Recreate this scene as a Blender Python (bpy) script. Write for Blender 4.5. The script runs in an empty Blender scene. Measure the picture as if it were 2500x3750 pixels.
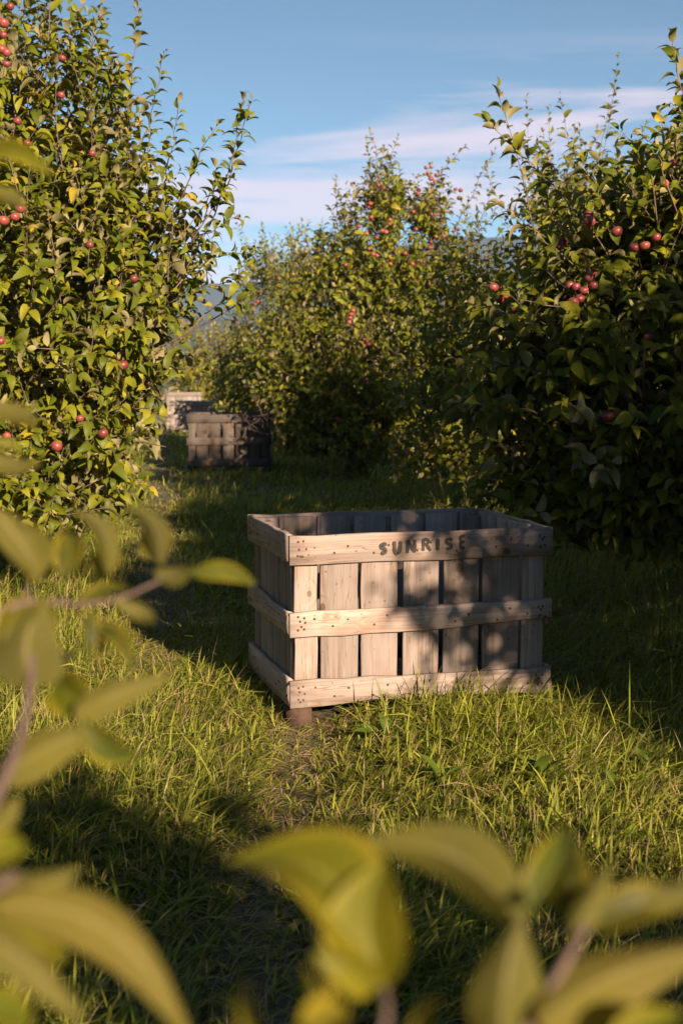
import bpy, math, random
import numpy as np
from mathutils import Vector, Matrix

# ------------------------------------------------------------------ camera, sky, sun, exposure
FPX, PITCH, CAMH = 5208.0, 0.1044, 1.568          # focal length in photo pixels (50 mm), downward tilt, eye height
SUN_EL = math.radians(19.0)
SUN_H = np.array([0.43, -0.9028])                 # horizontal direction towards the sun
SUN_DIR = np.array([SUN_H[0]*math.cos(SUN_EL), SUN_H[1]*math.cos(SUN_EL), math.sin(SUN_EL)])
SUN_ROT = math.atan2(SUN_H[0], SUN_H[1])

S = bpy.context.scene
COL = S.collection
cd = bpy.data.cameras.new('camera')
cam = bpy.data.objects.new('camera', cd)
COL.objects.link(cam)
cam.location = (0, 0, CAMH)
cam.rotation_euler = (math.pi/2 - PITCH, 0, 0)
cd.sensor_fit = 'HORIZONTAL'
cd.sensor_width = 24.0
cd.lens = 50.0
cd.clip_start = 0.05
cd.clip_end = 20000
cd.dof.use_dof = True
cd.dof.focus_distance = 6.2
cd.dof.aperture_fstop = 4.6
S.camera = cam

world = bpy.data.worlds.new('World')
S.world = world
world.use_nodes = True
wn = world.node_tree
wn.nodes.clear()
def N(t, kind, **kw):
    n = t.nodes.new(kind)
    for k, v in kw.items():
        setattr(n, k, v)
    return n
out = N(wn, 'ShaderNodeOutputWorld')
bg = N(wn, 'ShaderNodeBackground')
bg.inputs['Strength'].default_value = 0.05
sky = N(wn, 'ShaderNodeTexSky', sky_type='NISHITA', sun_disc=False)
sky.sun_elevation = SUN_EL
sky.sun_rotation = SUN_ROT
sky.altitude = 600
sky.air_density = 0.40
sky.dust_density = 0.0
sky.ozone_density = 1.2
geo = N(wn, 'ShaderNodeTexCoord')
mp = N(wn, 'ShaderNodeMapping')
mp.inputs['Rotation'].default_value = (0, math.radians(5), 0)
mp.inputs['Scale'].default_value = (1.6, 1.6, 15.0)
mp.inputs['Location'].default_value = (2.1, 1.2, 0.2)
nz = N(wn, 'ShaderNodeTexNoise')
nz.inputs['Scale'].default_value = 1.5
nz.inputs['Detail'].default_value = 7
nz.inputs['Roughness'].default_value = 0.55
nz.inputs['Distortion'].default_value = 0.35
rp = N(wn, 'ShaderNodeValToRGB')
rp.color_ramp.elements[0].position = 0.48
rp.color_ramp.elements[1].position = 0.60
rp.color_ramp.elements[1].color = (0.66, 0.66, 0.66, 1)
mx = N(wn, 'ShaderNodeMixRGB')
mx.inputs['Color2'].default_value = (8.0, 6.2, 6.8, 1)
wn.links.new(geo.outputs['Generated'], mp.inputs['Vector'])
wn.links.new(mp.outputs['Vector'], nz.inputs['Vector'])
wn.links.new(nz.outputs['Fac'], rp.inputs['Fac'])
sz = N(wn, 'ShaderNodeSeparateXYZ')
wn.links.new(geo.outputs['Generated'], sz.inputs[0])
mr = N(wn, 'ShaderNodeMapRange', interpolation_type='SMOOTHSTEP')
mr.inputs['From Min'].default_value = 0.225
mr.inputs['From Max'].default_value = 0.165
wn.links.new(sz.outputs['Z'], mr.inputs['Value'])
mm = N(wn, 'ShaderNodeMath', operation='MULTIPLY')
wn.links.new(rp.outputs['Color'], mm.inputs[0])
wn.links.new(mr.outputs['Result'], mm.inputs[1])
wn.links.new(mm.outputs[0], mx.inputs['Fac'])
tn = N(wn, 'ShaderNodeMixRGB', blend_type='MULTIPLY')
tn.inputs['Fac'].default_value = 1.0
tn.inputs['Color2'].default_value = (0.93, 1.11, 0.96, 1)      # colour balance of the whole sky
wn.links.new(sky.outputs['Color'], tn.inputs['Color1'])
wn.links.new(tn.outputs['Color'], mx.inputs['Color1'])
wn.links.new(mx.outputs['Color'], bg.inputs['Color'])
wn.links.new(bg.outputs['Background'], out.inputs['Surface'])

sl = bpy.data.lights.new('sun', 'SUN')
sl.energy = 5.0
sl.angle = math.radians(0.53)
sl.color = (1.0, 0.76, 0.54)
so = bpy.data.objects.new('sun', sl)
COL.objects.link(so)
so.rotation_euler = Vector(-SUN_DIR).to_track_quat('-Z', 'Y').to_euler()
so.location = (10, -20, 12)

vs = S.view_settings
vs.view_transform = 'Standard'
vs.look = 'None'
vs.exposure = 1.48
vs.gamma = 1.0
vs.use_curve_mapping = False
S.render.engine = 'CYCLES'
cy = S.cycles
cy.use_denoising = True
cy.max_bounces = 6
cy.diffuse_bounces = 1
cy.glossy_bounces = 2
cy.transmission_bounces = 4
cy.transparent_max_bounces = 6
cy.volume_bounces = 1
cy.caustics_reflective = False
cy.caustics_refractive = False
cy.sample_clamp_indirect = 4.0

# ------------------------------------------------------------------ helpers
K = 2500/1568.0
def W(px, py, Y, k=K):
    """world point at world-depth Y behind a photo position (coordinates of a 1568 px wide view)"""
    x = (px*k - 1250)/FPX
    u = (1875 - py*k)/FPX
    d = np.array([x, math.cos(PITCH) + u*math.sin(PITCH), -math.sin(PITCH) + u*math.cos(PITCH)])
    d = d*(Y/d[1])
    return np.array([d[0], d[1], d[2] + CAMH])
def WS(px, py, Y):
    return W(px, py, Y, 1.0)
def project(P):
    c, s = math.cos(PITCH), math.sin(PITCH)
    x, y, z = P[:, 0], P[:, 1], P[:, 2] - CAMH
    d = y*c - z*s
    u = y*s + z*c
    dd = np.where(d > 0.02, d, 0.02)
    return 1250 + FPX*x/dd, 1875 - FPX*u/dd, d
def unit(v):
    v = np.asarray(v, float)
    return v/np.maximum(np.linalg.norm(v, axis=-1, keepdims=True), 1e-9)

def ground_z(x, y):
    z = -0.28*np.clip((y - 22)/16.0, 0, 3)**1.3
    z = z - 0.058*np.clip(y - 38, 0, 12)
    z = z + 0.018*np.sin(x*1.7 + 0.6)*np.cos(y*1.1) + 0.012*np.sin(x*3.9 + y*2.3)
    return z*1.0

def mesh_tris(name, V, T, tint=None, uv=None, smooth=True, mats=(), mat_idx=None):
    V = np.ascontiguousarray(V, np.float32)
    T = np.ascontiguousarray(T, np.int32)
    m = bpy.data.meshes.new(name)
    m.vertices.add(len(V))
    m.vertices.foreach_set('co', V.ravel())
    m.loops.add(T.size)
    m.loops.foreach_set('vertex_index', T.ravel())
    m.polygons.add(len(T))
    m.polygons.foreach_set('loop_start', np.arange(0, T.size, 3, dtype=np.int32))
    if smooth:
        m.polygons.foreach_set('use_smooth', np.ones(len(T), bool))
    if mat_idx is not None:
        m.polygons.foreach_set('material_index', np.ascontiguousarray(mat_idx, np.int32))
    m.update(calc_edges=True)
    if tint is not None:
        a = m.attributes.new('tint', 'FLOAT_COLOR', 'POINT')
        c = np.ones((len(V), 4), np.float32)
        c[:, :3] = tint
        a.data.foreach_set('color', c.ravel())
    if uv is not None:
        a = m.attributes.new('leafuv', 'FLOAT2', 'POINT')
        a.data.foreach_set('vector', np.ascontiguousarray(uv, np.float32).ravel())
    for mt in mats:
        m.materials.append(mt)
    m.validate()
    return m

def link(name, data, parent=None, loc=(0, 0, 0), **props):
    o = bpy.data.objects.new(name, data)
    COL.objects.link(o)
    o.location = loc
    if parent is not None:
        o.parent = parent
    for k, v in props.items():
        o[k] = v
    return o
def thing(name, loc, label, category, group=None, rz=0.0):
    o = link(name, None, None, loc, label=label, category=category)
    o.rotation_euler = (0, 0, rz)
    o.empty_display_size = 0.2
    if group:
        o['group'] = group
    return o

def tube(P, R, sides=6, cap=True):
    P = np.asarray(P, float)
    R = np.asarray(R, float)
    n = len(P)
    t = np.gradient(P, axis=0)
    t = unit(t)
    ref = np.array([0.31, 0.17, 0.93])
    a = unit(np.cross(t, ref))
    b = np.cross(t, a)
    ang = np.linspace(0, 2*np.pi, sides, endpoint=False)
    V = P[:, None, :] + R[:, None, None]*(np.cos(ang)[None, :, None]*a[:, None, :] + np.sin(ang)[None, :, None]*b[:, None, :])
    V = V.reshape(-1, 3)
    T = []
    for i in range(n - 1):
        for j in range(sides):
            k = (j + 1) % sides
            p, q, r, s = i*sides + j, i*sides + k, (i + 1)*sides + k, (i + 1)*sides + j
            T += [(p, q, r), (p, r, s)]
    if cap:
        V = np.vstack([V, P[-1:], P[:1]])
        e = len(V) - 2
        for j in range(sides):
            k = (j + 1) % sides
            T.append(((n - 1)*sides + j, (n - 1)*sides + k, e))
            T.append((k, j, e + 1))
    return V, np.array(T, np.int32)

class Bag:
    def __init__(s):
        s.V, s.T, s.C, s.n = [], [], [], 0
    def add(s, V, T, c=None):
        s.V.append(V)
        s.T.append(np.asarray(T) + s.n)
        s.n += len(V)
        if c is not None:
            s.C.append(np.broadcast_to(np.asarray(c, float), (len(V), 3)))
    def mesh(s, name, mats, smooth=True):
        if not s.V:
            return None
        return mesh_tris(name, np.vstack(s.V), np.vstack(s.T), np.vstack(s.C) if s.C else None, smooth=smooth, mats=mats)

def bez(a, b, c, n):
    t = np.linspace(0, 1, n)[:, None]
    return (1 - t)**2*np.asarray(a) + 2*t*(1 - t)*np.asarray(b) + t*t*np.asarray(c)

# ------------------------------------------------------------------ materials
def mat(name):
    m = bpy.data.materials.new(name)
    m.use_nodes = True
    t = m.node_tree
    t.nodes.clear()
    o = N(t, 'ShaderNodeOutputMaterial')
    return m, t, o
def ramp(t, pts, fac=None):
    r = N(t, 'ShaderNodeValToRGB')
    e = r.color_ramp.elements
    while len(e) < len(pts):
        e.new(0.5)
    for el, (p, c) in zip(e, pts):
        el.position = p
        el.color = (*c, 1) if len(c) == 3 else c
    if fac is not None:
        t.links.new(fac, r.inputs['Fac'])
    return r
def mixc(t, f, a, b, mode='MIX'):
    n = N(t, 'ShaderNodeMixRGB', blend_type=mode)
    for sock, v in ((n.inputs['Fac'], f), (n.inputs['Color1'], a), (n.inputs['Color2'], b)):
        if isinstance(v, (int, float)):
            sock.default_value = v
        elif isinstance(v, tuple):
            sock.default_value = (*v, 1)
        else:
            t.links.new(v, sock)
    return n.outputs['Color']
def math_(t, op, a, b=None, c=None):
    n = N(t, 'ShaderNodeMath', operation=op)
    for i, v in enumerate((a, b, c)):
        if v is None:
            continue
        if isinstance(v, (int, float)):
            n.inputs[i].default_value = v
        else:
            t.links.new(v, n.inputs[i])
    return n.outputs[0]
def noise(t, vec, scale, detail=4, rough=0.55, dist=0.0):
    n = N(t, 'ShaderNodeTexNoise')
    n.inputs['Scale'].default_value = scale
    n.inputs['Detail'].default_value = detail
    n.inputs['Roughness'].default_value = rough
    n.inputs['Distortion'].default_value = dist
    if vec is not None:
        t.links.new(vec, n.inputs['Vector'])
    return n.outputs['Fac']

def leaf_material(name, under=(0.33, 0.29, 0.15), trans=0.25, veins=False, rough=0.48, umix=0.32):
    m, t, o = mat(name)
    at = N(t, 'ShaderNodeAttribute', attribute_name='tint')
    top = at.outputs['Color']
    tc = N(t, 'ShaderNodeTexCoord')
    f = noise(t, tc.outputs['Object'], 38 if not veins else 60, 3)
    top = mixc(t, 0.35, top, mixc(t, f, (0.25, 0.3, 0.2), (1.5, 1.45, 1.2)), 'MULTIPLY')
    und = mixc(t, umix, under, mixc(t, 0.5, top, (0.30, 0.28, 0.13) if not veins else (0.16, 0.135, 0.045)))
    bump = None
    if veins:
        uvn = N(t, 'ShaderNodeAttribute', attribute_name='leafuv')
        sp = N(t, 'ShaderNodeSeparateXYZ')
        t.links.new(uvn.outputs['Vector'], sp.inputs[0])
        ax = math_(t, 'ABSOLUTE', sp.outputs['X'])
        mid = math_(t, 'SMOOTH_MIN', math_(t, 'MULTIPLY', ax, 9.0), 1.0, 0.2)
        mid = math_(t, 'SUBTRACT', 1.0, mid)
        ph = math_(t, 'MULTIPLY_ADD', ax, -0.28, sp.outputs['Y'])
        wv = math_(t, 'SINE', math_(t, 'MULTIPLY', ph, 75.0))
        wv = math_(t, 'POWER', math_(t, 'MULTIPLY_ADD', wv, 0.5, 0.5), 14.0)
        vein = math_(t, 'MAXIMUM', math_(t, 'MULTIPLY', wv, 0.45), math_(t, 'MAXIMUM', mid, 0.0))
        top = mixc(t, math_(t, 'MULTIPLY', vein, 0.65), top, (0.32, 0.32, 0.09))
        und = mixc(t, math_(t, 'MULTIPLY', vein, 0.75), und, (0.40, 0.34, 0.17))
        pt = ramp(t, [(0.42, (0, 0, 0)), (0.66, (1, 1, 1))], noise(t, tc.outputs['Object'], 21, 4, 0.6)).outputs['Color']
        top = mixc(t, mixc(t, 0.5, (0, 0, 0), pt), top, (0.21, 0.18, 0.012))
        und = mixc(t, mixc(t, 0.6, (0, 0, 0), pt), und, (0.16, 0.148, 0.020))
        sp1 = ramp(t, [(0.70, (0, 0, 0)), (0.76, (1, 1, 1))], noise(t, tc.outputs['Object'], 130, 2, 0.5)).outputs['Color']
        top = mixc(t, mixc(t, 0.55, (0, 0, 0), sp1), top, (0.07, 0.035, 0.012))
        und = mixc(t, mixc(t, 0.4, (0, 0, 0), sp1), und, (0.09, 0.05, 0.02))
        # autumn yellowing along the margin of the leaf
        ed = math_(t, 'MULTIPLY', math_(t, 'POWER', ax, 4.0), noise(t, tc.outputs['Object'], 25, 2))
        top = mixc(t, math_(t, 'MINIMUM', math_(t, 'MULTIPLY', ed, 1.3), 0.75), top, (0.42, 0.33, 0.03))
        b = N(t, 'ShaderNodeBump')
        b.inputs['Strength'].default_value = 0.35
        b.inputs['Distance'].default_value = 0.002
        t.links.new(math_(t, 'MULTIPLY', vein, -1.0), b.inputs['Height'])
        bump = b.outputs['Normal']
    g = N(t, 'ShaderNodeNewGeometry')
    col = mixc(t, g.outputs['Backfacing'], top, und)
    p = N(t, 'ShaderNodeBsdfPrincipled')
    t.links.new(col, p.inputs['Base Color'])
    rr = math_(t, 'MULTIPLY_ADD', g.outputs['Backfacing'], 0.4, rough)
    t.links.new(rr, p.inputs['Roughness'])
    p.inputs['Specular IOR Level'].default_value = 0.18
    tr = N(t, 'ShaderNodeBsdfTranslucent')
    tcol = mixc(t, 1.0, top, (1.9, 1.7, 0.35), 'MULTIPLY')
    t.links.new(tcol, tr.inputs['Color'])
    if bump:
        t.links.new(bump, p.inputs['Normal'])
    ms = N(t, 'ShaderNodeMixShader')
    ms.inputs['Fac'].default_value = trans
    t.links.new(p.outputs[0], ms.inputs[1])
    t.links.new(tr.outputs[0], ms.inputs[2])
    t.links.new(ms.outputs[0], o.inputs['Surface'])
    return m

M_LEAF = leaf_material('apple_leaf')
M_NEARLEAF = leaf_material('near_apple_leaf', under=(0.13, 0.118, 0.030), trans=0.45, veins=True, rough=0.42, umix=0.6)

def grass_material():
    m, t, o = mat('grass_blades')
    at = N(t, 'ShaderNodeAttribute', attribute_name='tint')
    p = N(t, 'ShaderNodeBsdfPrincipled')
    t.links.new(at.outputs['Color'], p.inputs['Base Color'])
    p.inputs['Roughness'].default_value = 0.5
    p.inputs['Specular IOR Level'].default_value = 0.15
    tr = N(t, 'ShaderNodeBsdfTranslucent')
    t.links.new(mixc(t, 1.0, at.outputs['Color'], (1.6, 1.5, 0.6), 'MULTIPLY'), tr.inputs['Color'])
    ms = N(t, 'ShaderNodeMixShader')
    ms.inputs['Fac'].default_value = 0.3
    t.links.new(p.outputs[0], ms.inputs[1])
    t.links.new(tr.outputs[0], ms.inputs[2])
    t.links.new(ms.outputs[0], o.inputs['Surface'])
    return m
M_GRASS = grass_material()

def bark_material():
    m, t, o = mat('bark')
    tc = N(t, 'ShaderNodeTexCoord')
    mpn = N(t, 'ShaderNodeMapping')
    mpn.inputs['Scale'].default_value = (1, 1, 0.35)
    t.links.new(tc.outputs['Object'], mpn.inputs['Vector'])
    f = noise(t, mpn.outputs['Vector'], 34, 6, 0.65)
    f2 = noise(t, tc.outputs['Object'], 5, 3)
    c = ramp(t, [(0.3, (0.05, 0.038, 0.03)), (0.55, (0.15, 0.115, 0.09)), (0.75, (0.27, 0.23, 0.19))], f).outputs['Color']
    c = mixc(t, math_(t, 'MULTIPLY', f2, 0.5), c, (0.20, 0.15, 0.11))
    p = N(t, 'ShaderNodeBsdfPrincipled')
    p.inputs['Roughness'].default_value = 0.8
    t.links.new(c, p.inputs['Base Color'])
    b = N(t, 'ShaderNodeBump')
    b.inputs['Strength'].default_value = 0.6
    b.inputs['Distance'].default_value = 0.01
    t.links.new(f, b.inputs['Height'])
    t.links.new(b.outputs['Normal'], p.inputs['Normal'])
    t.links.new(p.outputs[0], o.inputs['Surface'])
    return m
M_BARK = bark_material()
def twig_material(name, c0, c1):
    m, t, o = mat(name)
    tc = N(t, 'ShaderNodeTexCoord')
    c = mixc(t, noise(t, tc.outputs['Object'], 60, 4), c0, c1)
    p = N(t, 'ShaderNodeBsdfPrincipled')
    p.inputs['Roughness'].default_value = 0.6
    t.links.new(c, p.inputs['Base Color'])
    t.links.new(p.outputs[0], o.inputs['Surface'])
    return m
M_TWIG = twig_material('twig', (0.09, 0.06, 0.045), (0.20, 0.14, 0.115))
M_STALK = twig_material('dry_stalk', (0.36, 0.25, 0.13), (0.50, 0.36, 0.20))

def wood_material(name, light, dark, grey, stain=0.45):
    """weathered sawn pine; the grain runs along each board's own X axis"""
    m, t, o = mat(name)
    tc = N(t, 'ShaderNodeTexCoord')
    oi = N(t, 'ShaderNodeObjectInfo')
    add = N(t, 'ShaderNodeVectorMath', operation='ADD')
    cmb = N(t, 'ShaderNodeCombineXYZ')
    for i, k in enumerate((37.0, 53.0, 71.0)):
        t.links.new(math_(t, 'MULTIPLY', oi.outputs['Random'], k), cmb.inputs[i])
    t.links.new(tc.outputs['Object'], add.inputs[0])
    t.links.new(cmb.outputs[0], add.inputs[1])
    base = add.outputs[0]
    # knots: sparse Voronoi cells squeezed along the grain
    mk = N(t, 'ShaderNodeMapping')
    mk.inputs['Scale'].default_value = (6.0, 9.0, 9.0)
    t.links.new(base, mk.inputs['Vector'])
    vo = N(t, 'ShaderNodeTexVoronoi')
    vo.inputs['Scale'].default_value = 1.0
    t.links.new(mk.outputs[0], vo.inputs['Vector'])
    sepc = N(t, 'ShaderNodeSeparateColor')
    t.links.new(vo.outputs['Color'], sepc.inputs[0])
    has = math_(t, 'GREATER_THAN', sepc.outputs[0], 0.72)
    kd = vo.outputs['Distance']
    near = math_(t, 'MULTIPLY', math_(t, 'SUBTRACT', 1.0, math_(t, 'SMOOTHSTEP', kd, 0.0, 0.5) if False else math_(t, 'MINIMUM', math_(t, 'MULTIPLY', kd, 2.4), 1.0)), has)
    core = math_(t, 'MULTIPLY', math_(t, 'LESS_THAN', kd, 0.13), has)
    # grain
    mg = N(t, 'ShaderNodeMapping')
    mg.inputs['Scale'].default_value = (2.2, 55.0, 55.0)
    t.links.new(base, mg.inputs['Vector'])
    warp = N(t, 'ShaderNodeVectorMath', operation='ADD')
    wc = N(t, 'ShaderNodeCombineXYZ')
    t.links.new(math_(t, 'MULTIPLY', near, 3.2), wc.inputs[1])
    t.links.new(math_(t, 'MULTIPLY', near, 3.2), wc.inputs[2])
    t.links.new(mg.outputs[0], warp.inputs[0])
    t.links.new(wc.outputs[0], warp.inputs[1])
    g1 = noise(t, warp.outputs[0], 1.0, 5, 0.6, 0.3)
    mg2 = N(t, 'ShaderNodeMapping')
    mg2.inputs['Scale'].default_value = (5.0, 260.0, 260.0)
    t.links.new(base, mg2.inputs['Vector'])
    g2 = noise(t, mg2.outputs[0], 1.0, 3, 0.6)
    big = noise(t, base, 5.0, 3, 0.5)
    mgx = N(t, 'ShaderNodeMapping')
    mgx.inputs['Scale'].default_value = (1.2, 9.0, 9.0)
    t.links.new(base, mgx.inputs['Vector'])
    big2 = noise(t, mgx.outputs[0], 1.4, 4, 0.6)
    c = ramp(t, [(0.30, dark), (0.48, tuple(0.5*(a + b) for a, b in zip(dark, light))), (0.62, light)], g1).outputs['Color']
    c = mixc(t, ramp(t, [(0.38, (0, 0, 0)), (0.64, (0.9, 0.9, 0.9))], big2).outputs['Color'], c, grey)
    c = mixc(t, math_(t, 'MULTIPLY', g2, 0.75), c, mixc(t, 0.6, c, (0.05, 0.035, 0.028)))
    c = mixc(t, ramp(t, [(0.52, (0, 0, 0)), (0.72, (stain, stain, stain))], big).outputs['Color'], c, (0.20, 0.105, 0.05))
    c = mixc(t, math_(t, 'MULTIPLY', near, 0.35), c, (0.20, 0.12, 0.065))
    c = mixc(t, math_(t, 'MULTIPLY', core, 0.7), c, (0.09, 0.05, 0.03))
    vs_ = N(t, 'ShaderNodeTexVoronoi')
    vs_.inputs['Scale'].default_value = 34.0
    t.links.new(base, vs_.inputs['Vector'])
    sc2 = N(t, 'ShaderNodeSeparateColor')
    t.links.new(vs_.outputs['Color'], sc2.inputs[0])
    spot = math_(t, 'MULTIPLY', math_(t, 'LESS_THAN', vs_.outputs['Distance'], 0.17), math_(t, 'GREATER_THAN', sc2.outputs[0], 0.80))
    c = mixc(t, math_(t, 'MULTIPLY', spot, 0.55), c, (0.07, 0.045, 0.03))
    # board-to-board difference
    hs = N(t, 'ShaderNodeHueSaturation')
    t.links.new(c, hs.inputs['Color'])
    hs.inputs['Saturation'].default_value = 0.95
    t.links.new(math_(t, 'MULTIPLY_ADD', oi.outputs['Random'], 0.50, 0.74), hs.inputs['Value'])
    # drying cracks
    mc = N(t, 'ShaderNodeMapping')
    mc.inputs['Scale'].default_value = (1.1, 24.0, 24.0)
    t.links.new(base, mc.inputs['Vector'])
    cr = noise(t, mc.outputs[0], 1.3, 3, 0.5, 0.4)
    crk = math_(t, 'LESS_THAN', math_(t, 'ABSOLUTE', math_(t, 'SUBTRACT', cr, 0.56)), 0.006)
    c = mixc(t, math_(t, 'MULTIPLY', crk, 0.4), hs.outputs['Color'], (0.06, 0.04, 0.03))
    p = N(t, 'ShaderNodeBsdfPrincipled')
    p.inputs['Roughness'].default_value = 0.78
    p.inputs['Specular IOR Level'].default_value = 0.25
    t.links.new(c, p.inputs['Base Color'])
    h = math_(t, 'SUBTRACT', math_(t, 'MULTIPLY_ADD', g1, 0.7, math_(t, 'MULTIPLY', g2, 0.3)), crk)
    b = N(t, 'ShaderNodeBump')
    b.inputs['Strength'].default_value = 0.5
    b.inputs['Distance'].default_value = 0.0025
    t.links.new(h, b.inputs['Height'])
    t.links.new(b.outputs['Normal'], p.inputs['Normal'])
    t.links.new(p.outputs[0], o.inputs['Surface'])
    return m
M_RAIL = wood_material('rail_wood', (0.52, 0.405, 0.345), (0.21, 0.15, 0.12), (0.40, 0.335, 0.30))
M_SLAT = wood_material('slat_wood', (0.44, 0.345, 0.295), (0.18, 0.135, 0.112), (0.32, 0.27, 0.245))
M_SKID = wood_material('skid_wood', (0.085, 0.045, 0.03), (0.03, 0.018, 0.014), (0.06, 0.038, 0.03))
M_OLD = wood_material('old_grey_wood_shaded', (0.14, 0.115, 0.098), (0.085, 0.066, 0.056), (0.12, 0.105, 0.095))  # weathered grey, darkened further to stand in for shade on the bin
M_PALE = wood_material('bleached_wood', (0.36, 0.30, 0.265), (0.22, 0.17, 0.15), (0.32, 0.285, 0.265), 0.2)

def simple(name, col, rough=0.6, metal=0.0):
    m, t, o = mat(name)
    tc = N(t, 'ShaderNodeTexCoord')
    c = mixc(t, noise(t, tc.outputs['Object'], 80, 3), tuple(v*0.7 for v in col), tuple(min(1, v*1.25) for v in col))
    p = N(t, 'ShaderNodeBsdfPrincipled')
    t.links.new(c, p.inputs['Base Color'])
    p.inputs['Roughness'].default_value = rough
    p.inputs['Metallic'].default_value = metal
    t.links.new(p.outputs[0], o.inputs['Surface'])
    return m
M_NAIL = simple('rusty_nail', (0.07, 0.04, 0.025), 0.7, 0.3)
M_STEM = simple('apple_stem', (0.12, 0.08, 0.04))
def paint_material():
    m, t, o = mat('worn_stencil_paint')
    tc = N(t, 'ShaderNodeTexCoord')
    mg = N(t, 'ShaderNodeMapping')
    mg.inputs['Scale'].default_value = (8, 60, 60)
    t.links.new(tc.outputs['Object'], mg.inputs['Vector'])
    f = noise(t, mg.outputs[0], 1.6, 4, 0.6)
    f2 = noise(t, tc.outputs['Object'], 28, 3, 0.6)
    fac = ramp(t, [(0.50, (0, 0, 0)), (0.72, (0.5, 0.5, 0.5))], math_(t, 'MULTIPLY_ADD', f, 0.45, math_(t, 'MULTIPLY', f2, 0.55))).outputs['Color']
    p = N(t, 'ShaderNodeBsdfPrincipled')
    p.inputs['Base Color'].default_value = (0.028, 0.020, 0.017, 1)
    p.inputs['Roughness'].default_value = 0.7
    tr = N(t, 'ShaderNodeBsdfTransparent')
    ms = N(t, 'ShaderNodeMixShader')
    t.links.new(fac, ms.inputs['Fac'])
    t.links.new(p.outputs[0], ms.inputs[1])
    t.links.new(tr.outputs[0], ms.inputs[2])
    t.links.new(ms.outputs[0], o.inputs['Surface'])
    return m
M_PAINT = paint_material()

def apple_material():
    m, t, o = mat('apple_skin')
    tc = N(t, 'ShaderNodeTexCoord')
    oi = N(t, 'ShaderNodeObjectInfo')
    sp = N(t, 'ShaderNodeSeparateXYZ')
    t.links.new(tc.outputs['Object'], sp.inputs[0])
    f = noise(t, tc.outputs['Object'], 22, 3, 0.6)
    k = math_(t, 'ADD', math_(t, 'MULTIPLY', oi.outputs['Random'], 0.55), math_(t, 'MULTIPLY', f, 0.7))
    c = ramp(t, [(0.25, (0.36, 0.11, 0.05)), (0.5, (0.25, 0.040, 0.030)), (0.9, (0.13, 0.014, 0.018))], k).outputs['Color']
    # waxy bloom
    c = mixc(t, math_(t, 'MULTIPLY', noise(t, tc.outputs['Object'], 50, 4), 0.22), c, (0.40, 0.20, 0.20))
    p = N(t, 'ShaderNodeBsdfPrincipled')
    t.links.new(c, p.inputs['Base Color'])
    p.inputs['Roughness'].default_value = 0.38
    t.links.new(p.outputs[0], o.inputs['Surface'])
    return m
M_APPLE = apple_material()

def ground_material():
    m, t, o = mat('orchard_soil')
    tc = N(t, 'ShaderNodeTexCoord')
    f = noise(t, tc.outputs['Object'], 3.0, 6, 0.65)
    f2 = noise(t, tc.outputs['Object'], 45.0, 5, 0.7)
    f3 = noise(t, tc.outputs['Object'], 0.02, 4, 0.6)
    soil = ramp(t, [(0.3, (0.07, 0.05, 0.03)), (0.55, (0.17, 0.12, 0.07)), (0.75, (0.32, 0.24, 0.14))], f2).outputs['Color']
    turf = ramp(t, [(0.3, (0.03, 0.045, 0.012)), (0.7, (0.07, 0.09, 0.022))], f2).outputs['Color']
    c = mixc(t, ramp(t, [(0.4, (0, 0, 0)), (0.6, (0.8, 0.8, 0.8))], f).outputs['Color'], soil, turf)
    far = ramp(t, [(0.35, (0.05, 0.065, 0.03)), (0.55, (0.10, 0.105, 0.05)), (0.7, (0.045, 0.06, 0.03))], f3).outputs['Color']
    ln = N(t, 'ShaderNodeVectorMath', operation='LENGTH')
    t.links.new(tc.outputs['Object'], ln.inputs[0])
    c = mixc(t, math_(t, 'MINIMUM', math_(t, 'MULTIPLY', ln.outputs['Value'], 1/160.0), 1.0), c, far)
    p = N(t, 'ShaderNodeBsdfPrincipled')
    t.links.new(c, p.inputs['Base Color'])
    p.inputs['Roughness'].default_value = 0.9
    b = N(t, 'ShaderNodeBump')
    b.inputs['Strength'].default_value = 0.7
    b.inputs['Distance'].default_value = 0.02
    t.links.new(f2, b.inputs['Height'])
    t.links.new(b.outputs['Normal'], p.inputs['Normal'])
    t.links.new(p.outputs[0], o.inputs['Surface'])
    return m
M_GROUND = ground_material()
def hill_material():
    m, t, o = mat('haze_tinted_wooded_hillside')
    tc = N(t, 'ShaderNodeTexCoord')
    f = noise(t, tc.outputs['Object'], 0.012, 8, 0.7)
    c = ramp(t, [(0.35, (0.028, 0.040, 0.045)), (0.5, (0.042, 0.055, 0.058)), (0.65, (0.062, 0.066, 0.066))], f).outputs['Color']  # blue-grey base colour carries part of the distance haze
    p = N(t, 'ShaderNodeBsdfPrincipled')
    t.links.new(c, p.inputs['Base Color'])
    p.inputs['Roughness'].default_value = 1.0
    p.inputs['Specular IOR Level'].default_value = 0.0
    t.links.new(p.outputs[0], o.inputs['Surface'])
    return m
M_HILL = hill_material()

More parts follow.
